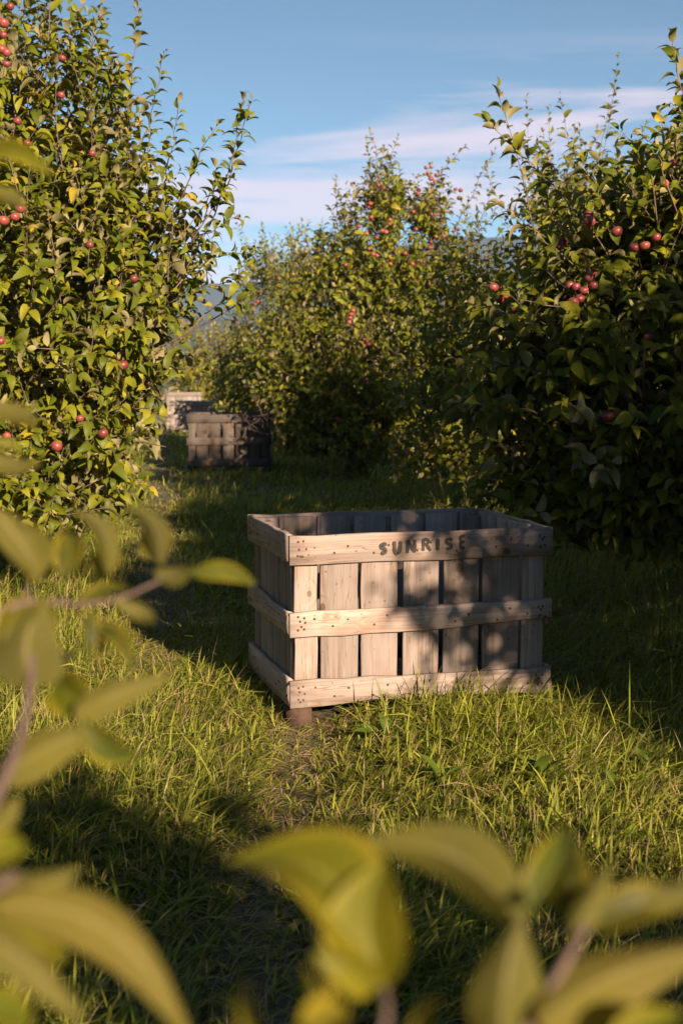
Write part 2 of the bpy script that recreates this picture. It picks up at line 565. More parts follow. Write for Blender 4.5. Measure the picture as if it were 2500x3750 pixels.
# ------------------------------------------------------------------ the setting: ground, hills
def build_ground():
    r = np.concatenate([np.linspace(0.0, 45, 181), np.geomspace(48, 3300, 40)])
    na = 160
    ang = np.linspace(0, 2*np.pi, na, endpoint=False)
    X = r[:, None]*np.cos(ang)[None]
    Y = r[:, None]*np.sin(ang)[None]
    Z = ground_z(X, Y)
    Rr = np.broadcast_to(r[:, None], X.shape)
    Z = np.where(Rr > 60, Z - np.clip((Rr - 60)/400, 0, 1)*14, Z)
    V = np.stack([X, Y, Z], -1).reshape(-1, 3)
    T = []
    for i in range(len(r) - 1):
        a = np.arange(na)
        b = (a + 1) % na
        p, q = i*na + a, i*na + b
        s, u = (i + 1)*na + a, (i + 1)*na + b
        if i > 0:
            T.append(np.stack([p, s, u], 1))
        T.append(np.stack([p, u, q], 1) if i > 0 else np.stack([p, s, u], 1))
    o = link('ground', mesh_tris('ground', V, np.vstack(T), mats=[M_GROUND]), kind='structure')
    return o
build_ground()

def build_hills(name, dist, prof, depth, seed):
    """a wooded ridge: prof gives crest elevation in degrees against azimuth in degrees (0 = straight ahead)"""
    rng = np.random.default_rng(seed)
    az = np.radians(np.linspace(-60, 60, 241))
    pa = np.radians([p[0] for p in prof])
    pe = np.radians([p[1] for p in prof])
    el = np.interp(az, pa, pe)
    el = np.convolve(np.pad(el, 6, mode='edge'), np.hanning(13)/np.hanning(13).sum(), mode='valid')
    ph = rng.uniform(0, 6.28, 6)
    rows = np.linspace(-1, 1, 25)
    V = []
    for rr in rows:
        d = dist + rr*depth
        h = (np.tan(el)*dist)*np.cos(rr*np.pi/2)**1.2
        wob = sum(np.sin(az*k*30 + ph[i] + rr*(3 + i))*h*0.05/(i + 1) for i, k in enumerate((0.7, 1.3, 2.1, 3.7, 6.1, 9.7)))
        V.append(np.stack([np.sin(az)*d, np.cos(az)*d, h + wob*0.35 - 16], -1))
    V = np.vstack(V)
    n = len(az)
    T = []
    for i in range(len(rows) - 1):
        a = np.arange(n - 1)
        p = i*n + a
        T.append(np.stack([p, p + 1, p + n + 1], 1))
        T.append(np.stack([p, p + n + 1, p + n], 1))
    return link(name, mesh_tris(name, V, np.vstack(T), mats=[M_HILL]), kind='structure')
build_hills('hills', 2700, [(-60, 3), (-14, 2.9), (-9, 3.4), (-7.3, 3.9), (-5.5, 3.5), (-3, 3.5), (0, 4.6), (4, 5.2), (7, 5.2), (11, 4.6), (20, 4), (60, 3)], 420, 4)
build_hills('hills', 1900, [(-60, 2.3), (-14, 2.3), (-8, 2.1), (-5, 2.4), (-2, 2.1), (3, 3.0), (9, 3.3), (20, 2.5), (60, 2)], 330, 9)

# ------------------------------------------------------------------ wooden bins
def board(L, H, D, seed, nseg=8, wob=0.0018, lower=None, upper=None):
    """a sawn board, X along its length, Z its width, -Y its outer face; slightly uneven edges and eased corners"""
    rng = np.random.default_rng(seed)
    xs = np.linspace(0, L, nseg + 1)
    up = rng.normal(0, wob, nseg + 1)
    lo = rng.normal(0, wob, nseg + 1)
    if lower is not None:
        lo = lo + np.interp(xs/L, [p[0] for p in lower], [p[1] for p in lower])
    if upper is not None:
        up = up + np.interp(xs/L, [p[0] for p in upper], [p[1] for p in upper])
    warp = rng.normal(0, wob*0.7, nseg + 1)
    e = min(0.003, D*0.2)
    ring = [(-D, 0, e), (-D + e, 0, 0), (0 - e, 0, 0), (0, 0, e), (0, 1, -e), (-e, 1, 0), (-D + e, 1, 0), (-D, 1, -e)]
    V = []
    for i, x in enumerate(xs):
        for (y, s, dz) in ring:
            V.append((x, y + warp[i], (H + up[i] if s else lo[i]) + dz))
    T = []
    for i in range(nseg):
        for j in range(8):
            k = (j + 1) % 8
            a, b, c, d = i*8 + j, i*8 + k, (i + 1)*8 + k, (i + 1)*8 + j
            T += [(a, c, b), (a, d, c)]
    for j in range(1, 7):
        T.append((0, j, j + 1))
        T.append((nseg*8, nseg*8 + j + 1, nseg*8 + j))
    return np.array(V), np.array(T)
_board_cache = {}
def put_board(name, parent, L, H, D, origin, xdir, zdir, material, seed, **kw):
    """place a board: origin = corner, xdir = length direction, zdir = width direction; outer face looks along zdir x xdir"""
    V, T = board(L, H, D, seed, **kw)
    me = mesh_tris(name, V, T, smooth=False, mats=[material])
    x = Vector(xdir).normalized()
    z = Vector(zdir).normalized()
    y = z.cross(x)
    o = link(name, me, parent)
    o.matrix_local = Matrix(((x.x, y.x, z.x, origin[0]), (x.y, y.y, z.y, origin[1]), (x.z, y.z, z.z, origin[2]), (0, 0, 0, 1)))
    return o

def disc_mesh(name, r, h, n, material):
    a = np.linspace(0, 2*np.pi, n, endpoint=False)
    V = np.vstack([np.stack([r*np.cos(a), 0*a, r*np.sin(a)], 1), np.stack([0.8*r*np.cos(a), 0*a - h, 0.8*r*np.sin(a)], 1), [[0, -h*1.1, 0]]])
    T = []
    for j in range(n):
        k = (j + 1) % n
        T += [(j, k, n + k), (j, n + k, n + j), (n + j, n + k, 2*n)]
    return mesh_tris(name, V, T, smooth=False, mats=[material])
NAIL = disc_mesh('nail', 0.0056, 0.0016, 8, M_NAIL)

def persp(t, dl=5.93, dr=6.25):
    return t*dl/(dr - t*(dr - dl))
FR = [persp((x - 262)/1220.0)*1.2 for x in (290, 395, 411, 585, 600, 770, 797, 962, 985, 1150, 1170, 1337, 1350, 1450)]
FRONT_SLATS = [(FR[i], FR[i + 1]) for i in range(0, 14, 2)]

STROKES = {  # hand-painted letters, unit square
    'S': [[(0.92, 0.80), (0.72, 0.95), (0.36, 0.97), (0.12, 0.80), (0.20, 0.60), (0.55, 0.50), (0.84, 0.36), (0.86, 0.16), (0.58, 0.02), (0.18, 0.10)]],
    'U': [[(0.08, 1.0), (0.10, 0.5), (0.16, 0.14), (0.46, 0.0), (0.78, 0.12), (0.90, 0.5), (0.92, 1.0)]],
    'N': [[(0.06, 0.0), (0.10, 1.0)], [(0.12, 0.92), (0.86, 0.10)], [(0.90, 0.02), (0.92, 1.0)]],
    'R': [[(0.10, 0.0), (0.10, 1.0)], [(0.12, 0.98), (0.60, 0.96), (0.84, 0.78), (0.62, 0.58), (0.16, 0.54)], [(0.44, 0.54), (0.96, -0.02)]],
    'I': [[(0.5, 0.0), (0.5, 1.0)]],
    'E': [[(0.18, 0.04), (0.16, 0.96)], [(0.20, 0.94), (0.88, 0.95)], [(0.20, 0.50), (0.80, 0.52)], [(0.20, 0.05), (0.92, 0.06)]],
}
def letter_mesh(ch, w, h, stroke, seed):
    rng = np.random.default_rng(seed)
    bag = Bag()
    for si, st in enumerate(STROKES[ch]):
        P = np.array(st, float)*[w, h]
        d = np.concatenate([[0], np.cumsum(np.linalg.norm(np.diff(P, axis=0), axis=1))])
        t = np.linspace(0, d[-1], max(6, int(d[-1]/0.006)))
        Q = np.stack([np.interp(t, d, P[:, 0]), np.interp(t, d, P[:, 1])], 1)
        if len(st) > 3:
            for _ in range(2):
                Q[1:-1] = (Q[:-2] + 2*Q[1:-1] + Q[2:])/4
        tg = unit(np.gradient(Q, axis=0))
        nm = np.stack([-tg[:, 1], tg[:, 0]], 1)
        rw = stroke*(0.5 + rng.normal(0, 0.05, len(Q)))
        rw[0] *= 0.75
        rw[-1] *= 0.7
        y = -0.0006 - 0.0004*si
        A = Q + nm*rw[:, None]
        B = Q - nm*rw[:, None]
        V = np.vstack([np.stack([A[:, 0], np.full(len(A), y), A[:, 1]], 1), np.stack([B[:, 0], np.full(len(B), y), B[:, 1]], 1)])
        n = len(Q)
        T = []
        for i in range(n - 1):
            T += [(i, n + i, n + i + 1), (i, n + i + 1, i + 1)]
        bag.add(V, np.array(T))
    return bag.mesh('letter', [M_PAINT], smooth=False)

def make_bin(loc, yaw, label, mats, seed, detail=True, Wd=1.2, Dp=0.90, group='wooden apple bins in the orchard alley'):
    """apple bin; local X along the front, Y into depth, origin at the front left foot"""
    rail, slat, skid = mats
    root = thing('apple_bin', loc, label, 'apple bin', group, yaw)
    rt, st = 0.022, 0.017                       # rail and slat thickness
    zs = [(0.0936, 0.1225), (0.405, 0.111), (0.7185, 0.123)]
    rng = random.Random(seed)
    s = seed*100
    # runners under the floor
    for i, x in enumerate((0.008, Wd/2 - 0.045, Wd - 0.096)):
        put_board('skid', root, Dp - 0.03, 0.0915, 0.088, (x, 0.010, 0.001), (0, 1, 0), (0, 0, 1), skid, s + i, nseg=5, wob=0.002)
    # floor boards
    nfl = 7
    for i in range(nfl):
        y0 = 0.045 + i*(Dp - 0.09)/nfl
        put_board('floor_board', root, Wd - 0.09, (Dp - 0.09)/nfl - 0.01, 0.016, (0.045, y0, 0.094), (1, 0, 0), (0, 1, 0), slat, s + 10 + i, nseg=3)
    # corner posts
    for i, (x, y) in enumerate(((0.041, 0.041), (Wd - 0.041 - 0.06, 0.041), (0.041, Dp - 0.041 - 0.06), (Wd - 0.041 - 0.06, Dp - 0.041 - 0.06))):
        put_board('corner_post', root, 0.70, 0.06, 0.06, (x, y, 0.112), (0, 0, 1), (1, 0, 0) , slat, s + 20 + i, nseg=3)
    # faces: front, back, left, right
    faces = [
        ('front', (0, 0), (1, 0), Wd, FRONT_SLATS),
        ('back', (Wd, Dp), (-1, 0), Wd, FRONT_SLATS),
    ]
    nside = 6
    gap = 0.014
    side = []
    w0 = (Dp - 0.10)/nside
    for i in range(nside):
        side.append((0.05 + i*w0 + gap/2, 0.05 + (i + 1)*w0 - gap/2))
    faces += [('left', (0, Dp), (0, -1), Dp, side), ('right', (Wd, 0), (0, 1), Dp, side)]
    rails = {}
    for fi, (fname, o2, d2, L, slats) in enumerate(faces):
        xd = Vector((d2[0], d2[1], 0))
        inn = Vector((-d2[1], d2[0], 0))      # inward direction
        off = 0.0
        L0, L1 = 0.0, L
        if fname in ('left', 'right'):
            L0, L1 = rt + 0.001, L - rt - 0.001   # side rails butt between the front and back rails
        for ri, (z, h) in enumerate(zs):
            kw = {}
            if fname == 'front' and ri == 1:
                kw = dict(lower=[(0, -0.004), (0.45, 0.0), (0.75, 0.018), (1, 0.030)], upper=[(0, -0.006), (1, 0.004)])
            elif fname == 'front' and ri == 0:
                kw = dict(lower=[(0, 0.0), (0.12, 0.004), (0.3, 0.016), (0.6, 0.020), (0.8, 0.006), (1, 0.0)], upper=[(0, 0.0), (0.4, -0.006), (1, -0.004)])
            elif fname == 'left' and ri == 1:
                kw = dict(upper=[(0, 0.0), (0.5, -0.006), (0.55, -0.014), (1, -0.008)])
            else:
                kw = dict(lower=[(0, rng.uniform(-0.004, 0.004)), (0.5, rng.uniform(-0.004, 0.004)), (1, rng.uniform(-0.004, 0.004))])
            p = Vector((o2[0], o2[1], z)) + xd*L0 + inn*rt
            b = put_board('rail', root, L1 - L0, h, rt, p, xd, (0, 0, 1), rail, s + 40 + fi*5 + ri, nseg=10, **kw)
            rails[(fname, ri)] = b
            if detail and fname in ('front', 'left'):
                nails = []
                for e in (0.035, 0.06):
                    nails += [(e, 0.3), (e + 0.008, 0.55), (e - 0.004, 0.78)]
                    nails += [(L1 - L0 - e, 0.35), (L1 - L0 - e - 0.01, 0.7)]
                for (a, c) in slats:
                    nails += [((a + c)/2 - 0.03 - L0, rng.uniform(0.25, 0.45)), ((a + c)/2 + 0.03 - L0, rng.uniform(0.55, 0.75))]
                for (nx, fz) in nails:
                    if fname == 'left' and rng.random() < 0.35:
                        continue
                    nl = link('nail', NAIL, b, (nx + rng.uniform(-.006, .006), -rt - 0.0002, fz*h + rng.uniform(-.006, .006)))
        for si, (a, c) in enumerate(slats):
            zt = 0.836 - rng.uniform(0.0, 0.008)
            if fname == 'back':
                zt = 0.832 - rng.uniform(0, 0.012)
            p = Vector((o2[0], o2[1], 0.112)) + xd*(a) + inn*(rt + 0.001 + st)
            # board length runs up; width runs along the face (reversed so that the outer face looks out)
            tilt = rng.uniform(-0.006, 0.006)
            p = Vector((o2[0], o2[1], 0.112)) + xd*c + inn*(rt + 0.001 + st)
            ob = put_board('slat', root, zt - 0.112, c - a, st, p, (0, 0, 1), -xd, slat, s + 70 + fi*10 + si, nseg=6, wob=0.0014)
    return root, rails

def ang(v):
    return v
bin1, rails1 = make_bin((-0.2177, 5.9635, 0.0), 0.2665,
    'weathered pine apple bin lettered SUNRISE standing in the grass, the largest bin', (M_RAIL, M_SLAT, M_SKID), 1)
LET = [('S', 135, 210, 180, 275), ('U', 245, 320, 165, 278), ('N', 350, 432, 155, 268), ('R', 470, 555, 148, 252), ('I', 575, 620, 145, 247), ('S', 645, 725, 145, 240), ('E', 762, 822, 122, 235)]
for i, (ch, x0, x1, y0, y1) in enumerate(LET):
    t0, t1 = [persp((1320 + 0.472*x - 1056)/974.0)*1.2 for x in (x0, x1)]
    xc = (x0 + x1)/2
    top, bot = 118 - 0.0287*xc, 330 - 0.04*xc
    z0, z1 = (bot - y1)/(bot - top)*0.123, (bot - y0)/(bot - top)*0.123
    lo = link('letter', letter_mesh(ch, t1 - t0 - 0.010, z1 - z0 - 0.010, {'R': 0.0125, 'E': 0.0130, 'N': 0.0140, 'I': 0.0165}.get(ch, 0.0160), 60 + i), rails1[('front', 2)], (t0 + 0.005, -0.0265, z0 + 0.005),
              label='dark brown hand-painted letter %s on the top rail' % ch)

def bin_at(px_left, px_base, Y, yaw, label, mats, seed, z=None):
    p = W(px_left, px_base, Y)
    gz = float(ground_z(p[0], p[1])) if z is None else z
    return make_bin((p[0], Y, gz), yaw, label, mats, seed, detail=False)
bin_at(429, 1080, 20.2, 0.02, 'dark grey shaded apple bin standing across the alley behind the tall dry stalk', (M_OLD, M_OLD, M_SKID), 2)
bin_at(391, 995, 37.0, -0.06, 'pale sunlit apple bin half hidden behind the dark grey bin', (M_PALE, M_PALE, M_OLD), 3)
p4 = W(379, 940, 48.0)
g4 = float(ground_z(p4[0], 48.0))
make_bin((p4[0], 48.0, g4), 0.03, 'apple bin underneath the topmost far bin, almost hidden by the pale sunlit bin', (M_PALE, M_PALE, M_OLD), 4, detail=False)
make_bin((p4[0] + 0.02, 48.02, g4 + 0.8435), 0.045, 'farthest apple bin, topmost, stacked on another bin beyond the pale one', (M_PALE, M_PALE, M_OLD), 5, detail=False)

# ------------------------------------------------------------------ leaves
def leaf_template(nseg, curl, fold, twist, seed):
    """unit leaf: base at the origin, tip at y = 1, upper side +z"""
    ts = np.linspace(0, 1, nseg + 1)
    w = 0.245*np.sin(np.pi*ts**0.80)**0.62*(1 - 0.22*ts)
    V, T = [], []
    idx = []
    for i, t in enumerate(ts):
        y = t*(1 - 0.18*curl*t)
        z = 0.12*math.sin(math.pi*t*0.8) - curl*0.52*t*t
        tw = twist*t
        if i in (0, nseg):
            idx.append((len(V),))
            V.append((0, y, z))
        else:
            a = len(V)
            c, s_ = math.cos(tw), math.sin(tw)
            hw = w[i]
            zz = hw*fold
            V += [(-hw*c - zz*s_ * 0, y, z + zz - hw*s_), (0, y, z), (hw*c, y, z + zz + hw*s_)]
            idx.append((a, a + 1, a + 2))
    for i in range(nseg):
        A, B = idx[i], idx[i + 1]
        if len(A) == 1:
            T += [(A[0], B[1], B[0]), (A[0], B[2], B[1])]
        elif len(B) == 1:
            T += [(A[0], A[1], B[0]), (A[1], A[2], B[0])]
        else:
            T += [(A[0], A[1], B[1]), (A[0], B[1], B[0]), (A[1], A[2], B[2]), (A[1], B[2], B[1])]
    V = np.array(V)
    T = np.array(T)
    return V, T
TEMPL = {}
for det, ns in (('hi', 5), ('lo', 3)):
    TEMPL[det] = [leaf_template(ns, c, f, tw, i) for i, (c, f, tw) in enumerate(((0.35, 0.35, 0.1), (0.8, 0.55, -0.3), (0.2, 0.6, 0.35), (1.15, 0.4, 0.2), (0.6, 0.8, -0.45), (0.95, 0.25, 0.5)))]
GREENS = np.array([(0.085, 0.112, 0.010), (0.130, 0.152, 0.012), (0.180, 0.190, 0.015), (0.230, 0.220, 0.018), (0.105, 0.130, 0.016), (0.32, 0.245, 0.025)])
GREEN_P = np.array([0.22, 0.26, 0.22, 0.12, 0.15, 0.03])

_leaf_mesh = {}
def single_leaf_mesh(ti, ci):
    if (ti, ci) not in _leaf_mesh:
        V, T = TEMPL['hi'][ti]
        _leaf_mesh[(ti, ci)] = mesh_tris('leaf', V, T, np.broadcast_to(GREENS[ci], (len(V), 3)), mats=[M_LEAF])
    return _leaf_mesh[(ti, ci)]

class Tree:
    """an apple tree built from crown lobes; coordinates are world coordinates, meshes are stored relative to the base"""
    def __init__(s, base, seed):
        s.base = np.array(base, float)
        s.rng = np.random.default_rng(seed)
        s.twig = Bag()
        s.pos, s.axis, s.nrm, s.size = [], [], [], []
        s.limbs = []
    def lobes(s, lobes, n, inner=0.3):
        """sample shoot anchors in the lobes (centre, radii)"""
        rng = s.rng
        wts = np.array([(r[0]*r[1] + r[1]*r[2] + r[0]*r[2]) for c, r in lobes])
        wts = wts/wts.sum()
        pick = rng.choice(len(lobes), n, p=wts)
        d = unit(rng.normal(size=(n, 3)))
        rad = np.where(rng.random(n) < inner, rng.uniform(0.25, 0.75, n), rng.uniform(0.75, 1.0, n))
        C = np.array([l[0] for l in lobes])[pick]
        R = np.array([l[1] for l in lobes])[pick]
        P = C + d*rad[:, None]*R
        o = unit(d/R)
        s.A, s.O = P, o
    def skeleton(s, nlimb=7, trunk_h=0.75, trunk_r=0.075, lean=(0, 0)):
        rng = s.rng
        b = s.base
        top = b + np.array([lean[0], lean[1], trunk_h])
        pts = bez(b - [0, 0, 0.08], b + [lean[0]*0.2, lean[1]*0.2, trunk_h*0.5], top, 7)
        pts[1:-1] += rng.normal(0, 0.012, (5, 3))
        s.trunk = tube(pts, np.array([1.5, 1.15, 1.0, 0.95, 0.92, 0.95, 1.0])*trunk_r, 12)
        # limb ends by farthest point sampling
        A = s.A
        ends = [A[rng.integers(len(A))]]
        for _ in range(nlimb - 1):
            d = np.min([np.linalg.norm(A - e, axis=1) for e in ends], axis=0)
            ends.append(A[np.argmax(d*rng.uniform(0.7, 1, len(A)))])
        s.nodes = [pts[-2:]]
        for e in ends:
            e2 = top + (e - top)*0.68
            mid = (top + e2)/2 + np.array([0, 0, 0.12*np.linalg.norm(e2 - top)]) + rng.normal(0, 0.07, 3)
            P = bez(top - [0, 0, 0.04], mid, e2, 11)
            P[1:-1] += rng.normal(0, 0.015, (9, 3))
            s.limbs.append(tube(P, np.linspace(trunk_r*0.55, 0.010, 11), 7))
            s.nodes.append(P)
        s.nodes = np.vstack(s.nodes)
    def shoot(s, P0, d, length, leaf=0.095, spacing=0.03, bend=0.25, r=0.0032, droop=0.25, path=None):
        rng = s.rng
        n = 6
        if path is None:
            P1 = P0 + d*length
            mid = (P0 + P1)/2 + rng.normal(0, 0.05*length, 3) + np.array([0, 0, -bend*0.25*length])
            P = bez(P0, mid, P1, n)
        else:
            P = path
        s.twig.add(*tube(P, np.linspace(r, r*0.4, len(P)), 4))
        seg = np.linalg.norm(np.diff(P, axis=0), axis=1)
        cum = np.concatenate([[0], np.cumsum(seg)])
        L = cum[-1]
        k = max(4, int(L/spacing))
        t = np.clip(np.linspace(0.08, 1.0, k) + rng.normal(0, 0.02, k), 0, 1)
        X = np.stack([np.interp(t*L, cum, P[:, i]) for i in range(3)], 1)
        tg = unit(np.stack([np.interp(t*L, cum, np.gradient(P, axis=0)[:, i]) for i in range(3)], 1))
        ref = unit(np.cross(tg, [0.3, 0.2, 0.93]) + 1e-6)
        ref2 = np.cross(tg, ref)
        az = rng.uniform(0, 6.28) + np.arange(k)*2.4 + rng.normal(0, 0.3, k)
        rad = ref*np.cos(az)[:, None] + ref2*np.sin(az)[:, None]
        th = np.radians(np.interp(t, [0, 0.8, 1.0], [68, 50, 22]) + rng.normal(0, 12, k))
        a = tg*np.cos(th)[:, None] + rad*np.sin(th)[:, None]
        a[:, 2] -= droop*rng.uniform(0.1, 1.6, k)*np.interp(t, [0, 1], [1.3, 0.5])
        a = unit(a)
        nn = tg*0.8 + np.array([0, 0, 0.55]) + rng.normal(0, 0.42, (k, 3))
        nn = nn - a*np.sum(nn*a, 1)[:, None]
        s.pos.append(X + a*0.012)
        s.axis.append(a)
        s.nrm.append(unit(nn))
        s.size.append(leaf*rng.uniform(0.5, 1.22, k)*np.interp(t, [0, 0.15, 0.75, 1.0], [0.75, 1, 1, 0.62]))
    def grow(s, leaf=0.095, lmin=0.22, lmax=0.5, spacing=0.03, up=0.55, out=0.8, jit=0.5, droop=0.6, twigs=True, long_=0.22):
        rng = s.rng
        for P, o in zip(s.A, s.O):
            d = unit(o*out + np.array([0, 0, up]) + rng.normal(0, jit, 3))
            L = rng.uniform(lmin, lmax)
            P0 = P - d*L*0.6
            if twigs:
                q = s.nodes[np.argsort(np.linalg.norm(s.nodes - P0, axis=1))[rng.integers(0, 5)]]
                if np.linalg.norm(q - P0) < 0.6 and rng.random() < 0.4:
                    m = (q + P0)/2 + np.array([0, 0, -0.05]) + rng.normal(0, 0.09, 3)
                    s.twig.add(*tube(bez(q, m, P0, 4), np.linspace(0.005, 0.003, 4), 3, cap=False))
            if o[2] > 0.25 and rng.random() < long_:
                d = unit(o*0.35 + np.array([0, 0, 1.0]) + rng.normal(0, 0.22, 3))
                s.shoot(P0, d, L*rng.uniform(1.5, 2.3), leaf*0.85, spacing*1.05, droop=0.1, r=0.004, bend=0.05)
            else:
                s.shoot(P0, d, L, leaf, spacing, droop=droop)
    def feature(s, pts, leaf=0.10, spacing=0.026, r=0.0045, droop=0.12):
        """a long shoot along given world points, with short side spurs"""
        P = np.array(pts)
        d = np.concatenate([[0], np.cumsum(np.linalg.norm(np.diff(P, axis=0), axis=1))])
        t = np.linspace(0, d[-1], 10)
        Q = np.stack([np.interp(t, d, P[:, i]) for i in range(3)], 1)
        Q[1:-1] = (Q[:-2] + 2*Q[1:-1] + Q[2:])/4
        Q[1:-1] += s.rng.normal(0, 0.010, (8, 3))
        s.shoot(None, None, None, leaf, spacing, r=r, droop=droop, path=Q)
    def finish(s, name, label, detail='hi', nparts=300, keep_out=False, clear=None, window=None, category='apple tree', group='apple trees of the orchard', tints=None):
        rng = s.rng
        pos, axis, nrm, size = (np.concatenate(v) for v in (s.pos, s.axis, s.nrm, s.size))
        mid = pos + axis*size[:, None]*0.5
        px, py, dp = project(mid)
        keep = mid[:, 2] > ground_z(mid[:, 0], mid[:, 1]) + 0.05
        if keep_out:
            m = 70 + 0.09*FPX/np.maximum(dp, 0.3)
            keep &= ~((dp > -0.1) & (px > -m) & (px < 2500 + m) & (py > -m) & (py < 3750 + m))
            keep &= np.linalg.norm(mid - [0, 0, CAMH], axis=1) > 0.45
        if clear is not None:
            for (cx, cy_, cr, cdp) in clear:
                hit = (np.hypot(px - cx, py - cy_) < cr) & (dp < cdp + 0.04) & (dp > 2)
                keep &= ~(hit & (rng.random(len(px)) < 0.38))
        if window is not None:
            keep &= ~((px > window[0]) & (px < window[1]) & (py > window[2]) & (py < window[3]))
        pos, axis, nrm, size, px, py, dp = (v[keep] for v in (pos, axis, nrm, size, px, py, dp))
        n = len(pos)
        xax = unit(np.cross(axis, nrm))
        zax = np.cross(xax, axis)
        ti = rng.integers(0, 6, n)
        ci = rng.choice(len(GREENS), n, p=GREEN_P if tints is None else tints)
        s.leafpos = pos + axis*size[:, None]*0.5
        # the leaves that show largest become parts of their own
        own = np.zeros(n, bool)
        if nparts:
            inside = (px > 0) & (px < 2500) & (py > 0) & (py < 3750) & (dp > 0.3)
            key = (px//26).astype(int)*10000 + (py//26).astype(int)
            order = np.argsort(dp)
            seen = set()
            front = []
            for i in order:
                if inside[i] and key[i] not in seen:
                    seen.add(key[i])
                    front.append(i)
            front = np.array(front)
            face = np.abs(zax[front, 1])*0.7 + 0.3
            sel = front[np.argsort(-size[front]*face/dp[front])[:nparts]]
            own[sel] = True
        root = thing(name, tuple(s.base), label, category, group)
        V, T = s.trunk
        link('trunk', mesh_tris('trunk', V - s.base, T, mats=[M_BARK]), root)
        for V, T in s.limbs:
            link('branch', mesh_tris('branch', V - s.base, T, mats=[M_BARK]), root)
        tw = s.twig.mesh('twigs', [M_TWIG])
        tw.transform(Matrix.Translation(Vector(-s.base)))
        link('twigs', tw, root, kind='stuff')
        VV, TT, CC, off = [], [], [], 0
        for k in range(6):
            m = (ti == k) & ~own
            if not m.any():
                continue
            V, T = TEMPL[detail][k]
            P = pos[m][:, None, :] + size[m][:, None, None]*(V[None, :, 0:1]*xax[m][:, None, :] + V[None, :, 1:2]*axis[m][:, None, :] + V[None, :, 2:3]*zax[m][:, None, :])
            c = m.sum()
            VV.append(P.reshape(-1, 3))
            TT.append((T[None] + (off + np.arange(c)*len(V))[:, None, None]).reshape(-1, 3))
            tint = GREENS[ci[m]]*rng.uniform(0.8, 1.2, (c, 1))
            CC.append(np.repeat(tint, len(V), axis=0))
            off += c*len(V)
        me = mesh_tris('crown', np.vstack(VV) - s.base, np.vstack(TT), np.vstack(CC), mats=[M_LEAF])
        link('crown', me, root, kind='stuff')
        for i in np.where(own)[0]:
            o = link('leaf', single_leaf_mesh(int(ti[i]), int(ci[i])), root)
            sz = size[i]
            Mx = Matrix(((xax[i, 0]*sz, axis[i, 0]*sz, zax[i, 0]*sz, pos[i, 0] - s.base[0]),
                         (xax[i, 1]*sz, axis[i, 1]*sz, zax[i, 1]*sz, pos[i, 1] - s.base[1]),
                         (xax[i, 2]*sz, axis[i, 2]*sz, zax[i, 2]*sz, pos[i, 2] - s.base[2]), (0, 0, 0, 1)))
            o.matrix_local = Mx
        s.root = root
        return root

def copy_tree(root, loc, rz, scale, label):
    c = root.copy()
    COL.objects.link(c)
    c.location = loc
    c.rotation_euler = (0, 0, rz)
    c.scale = (scale, scale, scale)
    c['label'] = label
    for ch in root.children:
        d = ch.copy()
        COL.objects.link(d)
        d.parent = c
    return c

# ------------------------------------------------------------------ apples (picked out in the photo, per tree)
def crop(ox, oy, k, pts):
    return [(ox + x*k, oy + y*k) for x, y in pts]
AP_LEFT = crop(0, 900, 0.5102, [(880, 855), (838, 1498), (960, 235), (610, 830), (770, 945), (5, 680), (10, 775), (575, 1240), (265, 1190), (318, 1368), (50, 1365), (205, 1340), (405, 1440), (320, 1740), (590, 1395), (740, 1345), (545, 1060)]) + \
    crop(0, 0, 0.6378, [(357, 332), (492, 748), (460, 780), (158, 820), (85, 1245), (20, 1265), (115, 1195), (60, 35), (20, 130), (20, 200), (10, 280), (38, 300), (8, 310), (38, 365), (238, 570), (350, 545), (395, 570), (125, 610), (100, 695), (285, 785), (530, 880), (75, 465), (270, 400), (515, 1405), (180, 1030)])
AP_MID = crop(850, 400, 0.6696, [(1087, 315), (1050, 355), (1085, 378), (1115, 360), (1070, 345), (1058, 318), (1105, 388), (1220, 437), (1248, 442), (1240, 485), (1020, 440), (1015, 460), (800, 415), (828, 430), (755, 515), (745, 535), (862, 605), (860, 628), (840, 670), (818, 665), (735, 680), (790, 700), (1005, 657), (1090, 572), (1122, 575), (1210, 665), (1237, 655), (1113, 695), (1157, 695), (1087, 725), (1080, 755), (945, 787), (748, 763), (790, 800), (770, 790), (865, 845), (620, 850), (985, 845), (1030, 830), (690, 640), (760, 590), (990, 560), (660, 1100), (645, 1140), (640, 1165), (650, 1120), (735, 1270), (720, 1258), (745, 1288), (730, 1485), (573, 1690), (770, 1665), (445, 1600), (1075, 955)])
AP_FAR = crop(850, 400, 0.6696, [(350, 1200), (390, 1250), (250, 918), (340, 860), (125, 1065), (140, 1052)])
AP_RIGHT = crop(1700, 300, 0.6803, [(568, 1095), (600, 1102), (620, 1165), (585, 1187), (642, 1120), (690, 1030), (675, 1055), (530, 860), (510, 882), (970, 880), (915, 890), (1033, 835), (1120, 435), (1075, 545), (665, 715), (675, 750), (820, 805), (600, 812), (155, 1105), (215, 1145), (190, 1168), (255, 1215), (695, 1095), (990, 1375), (770, 1800)])

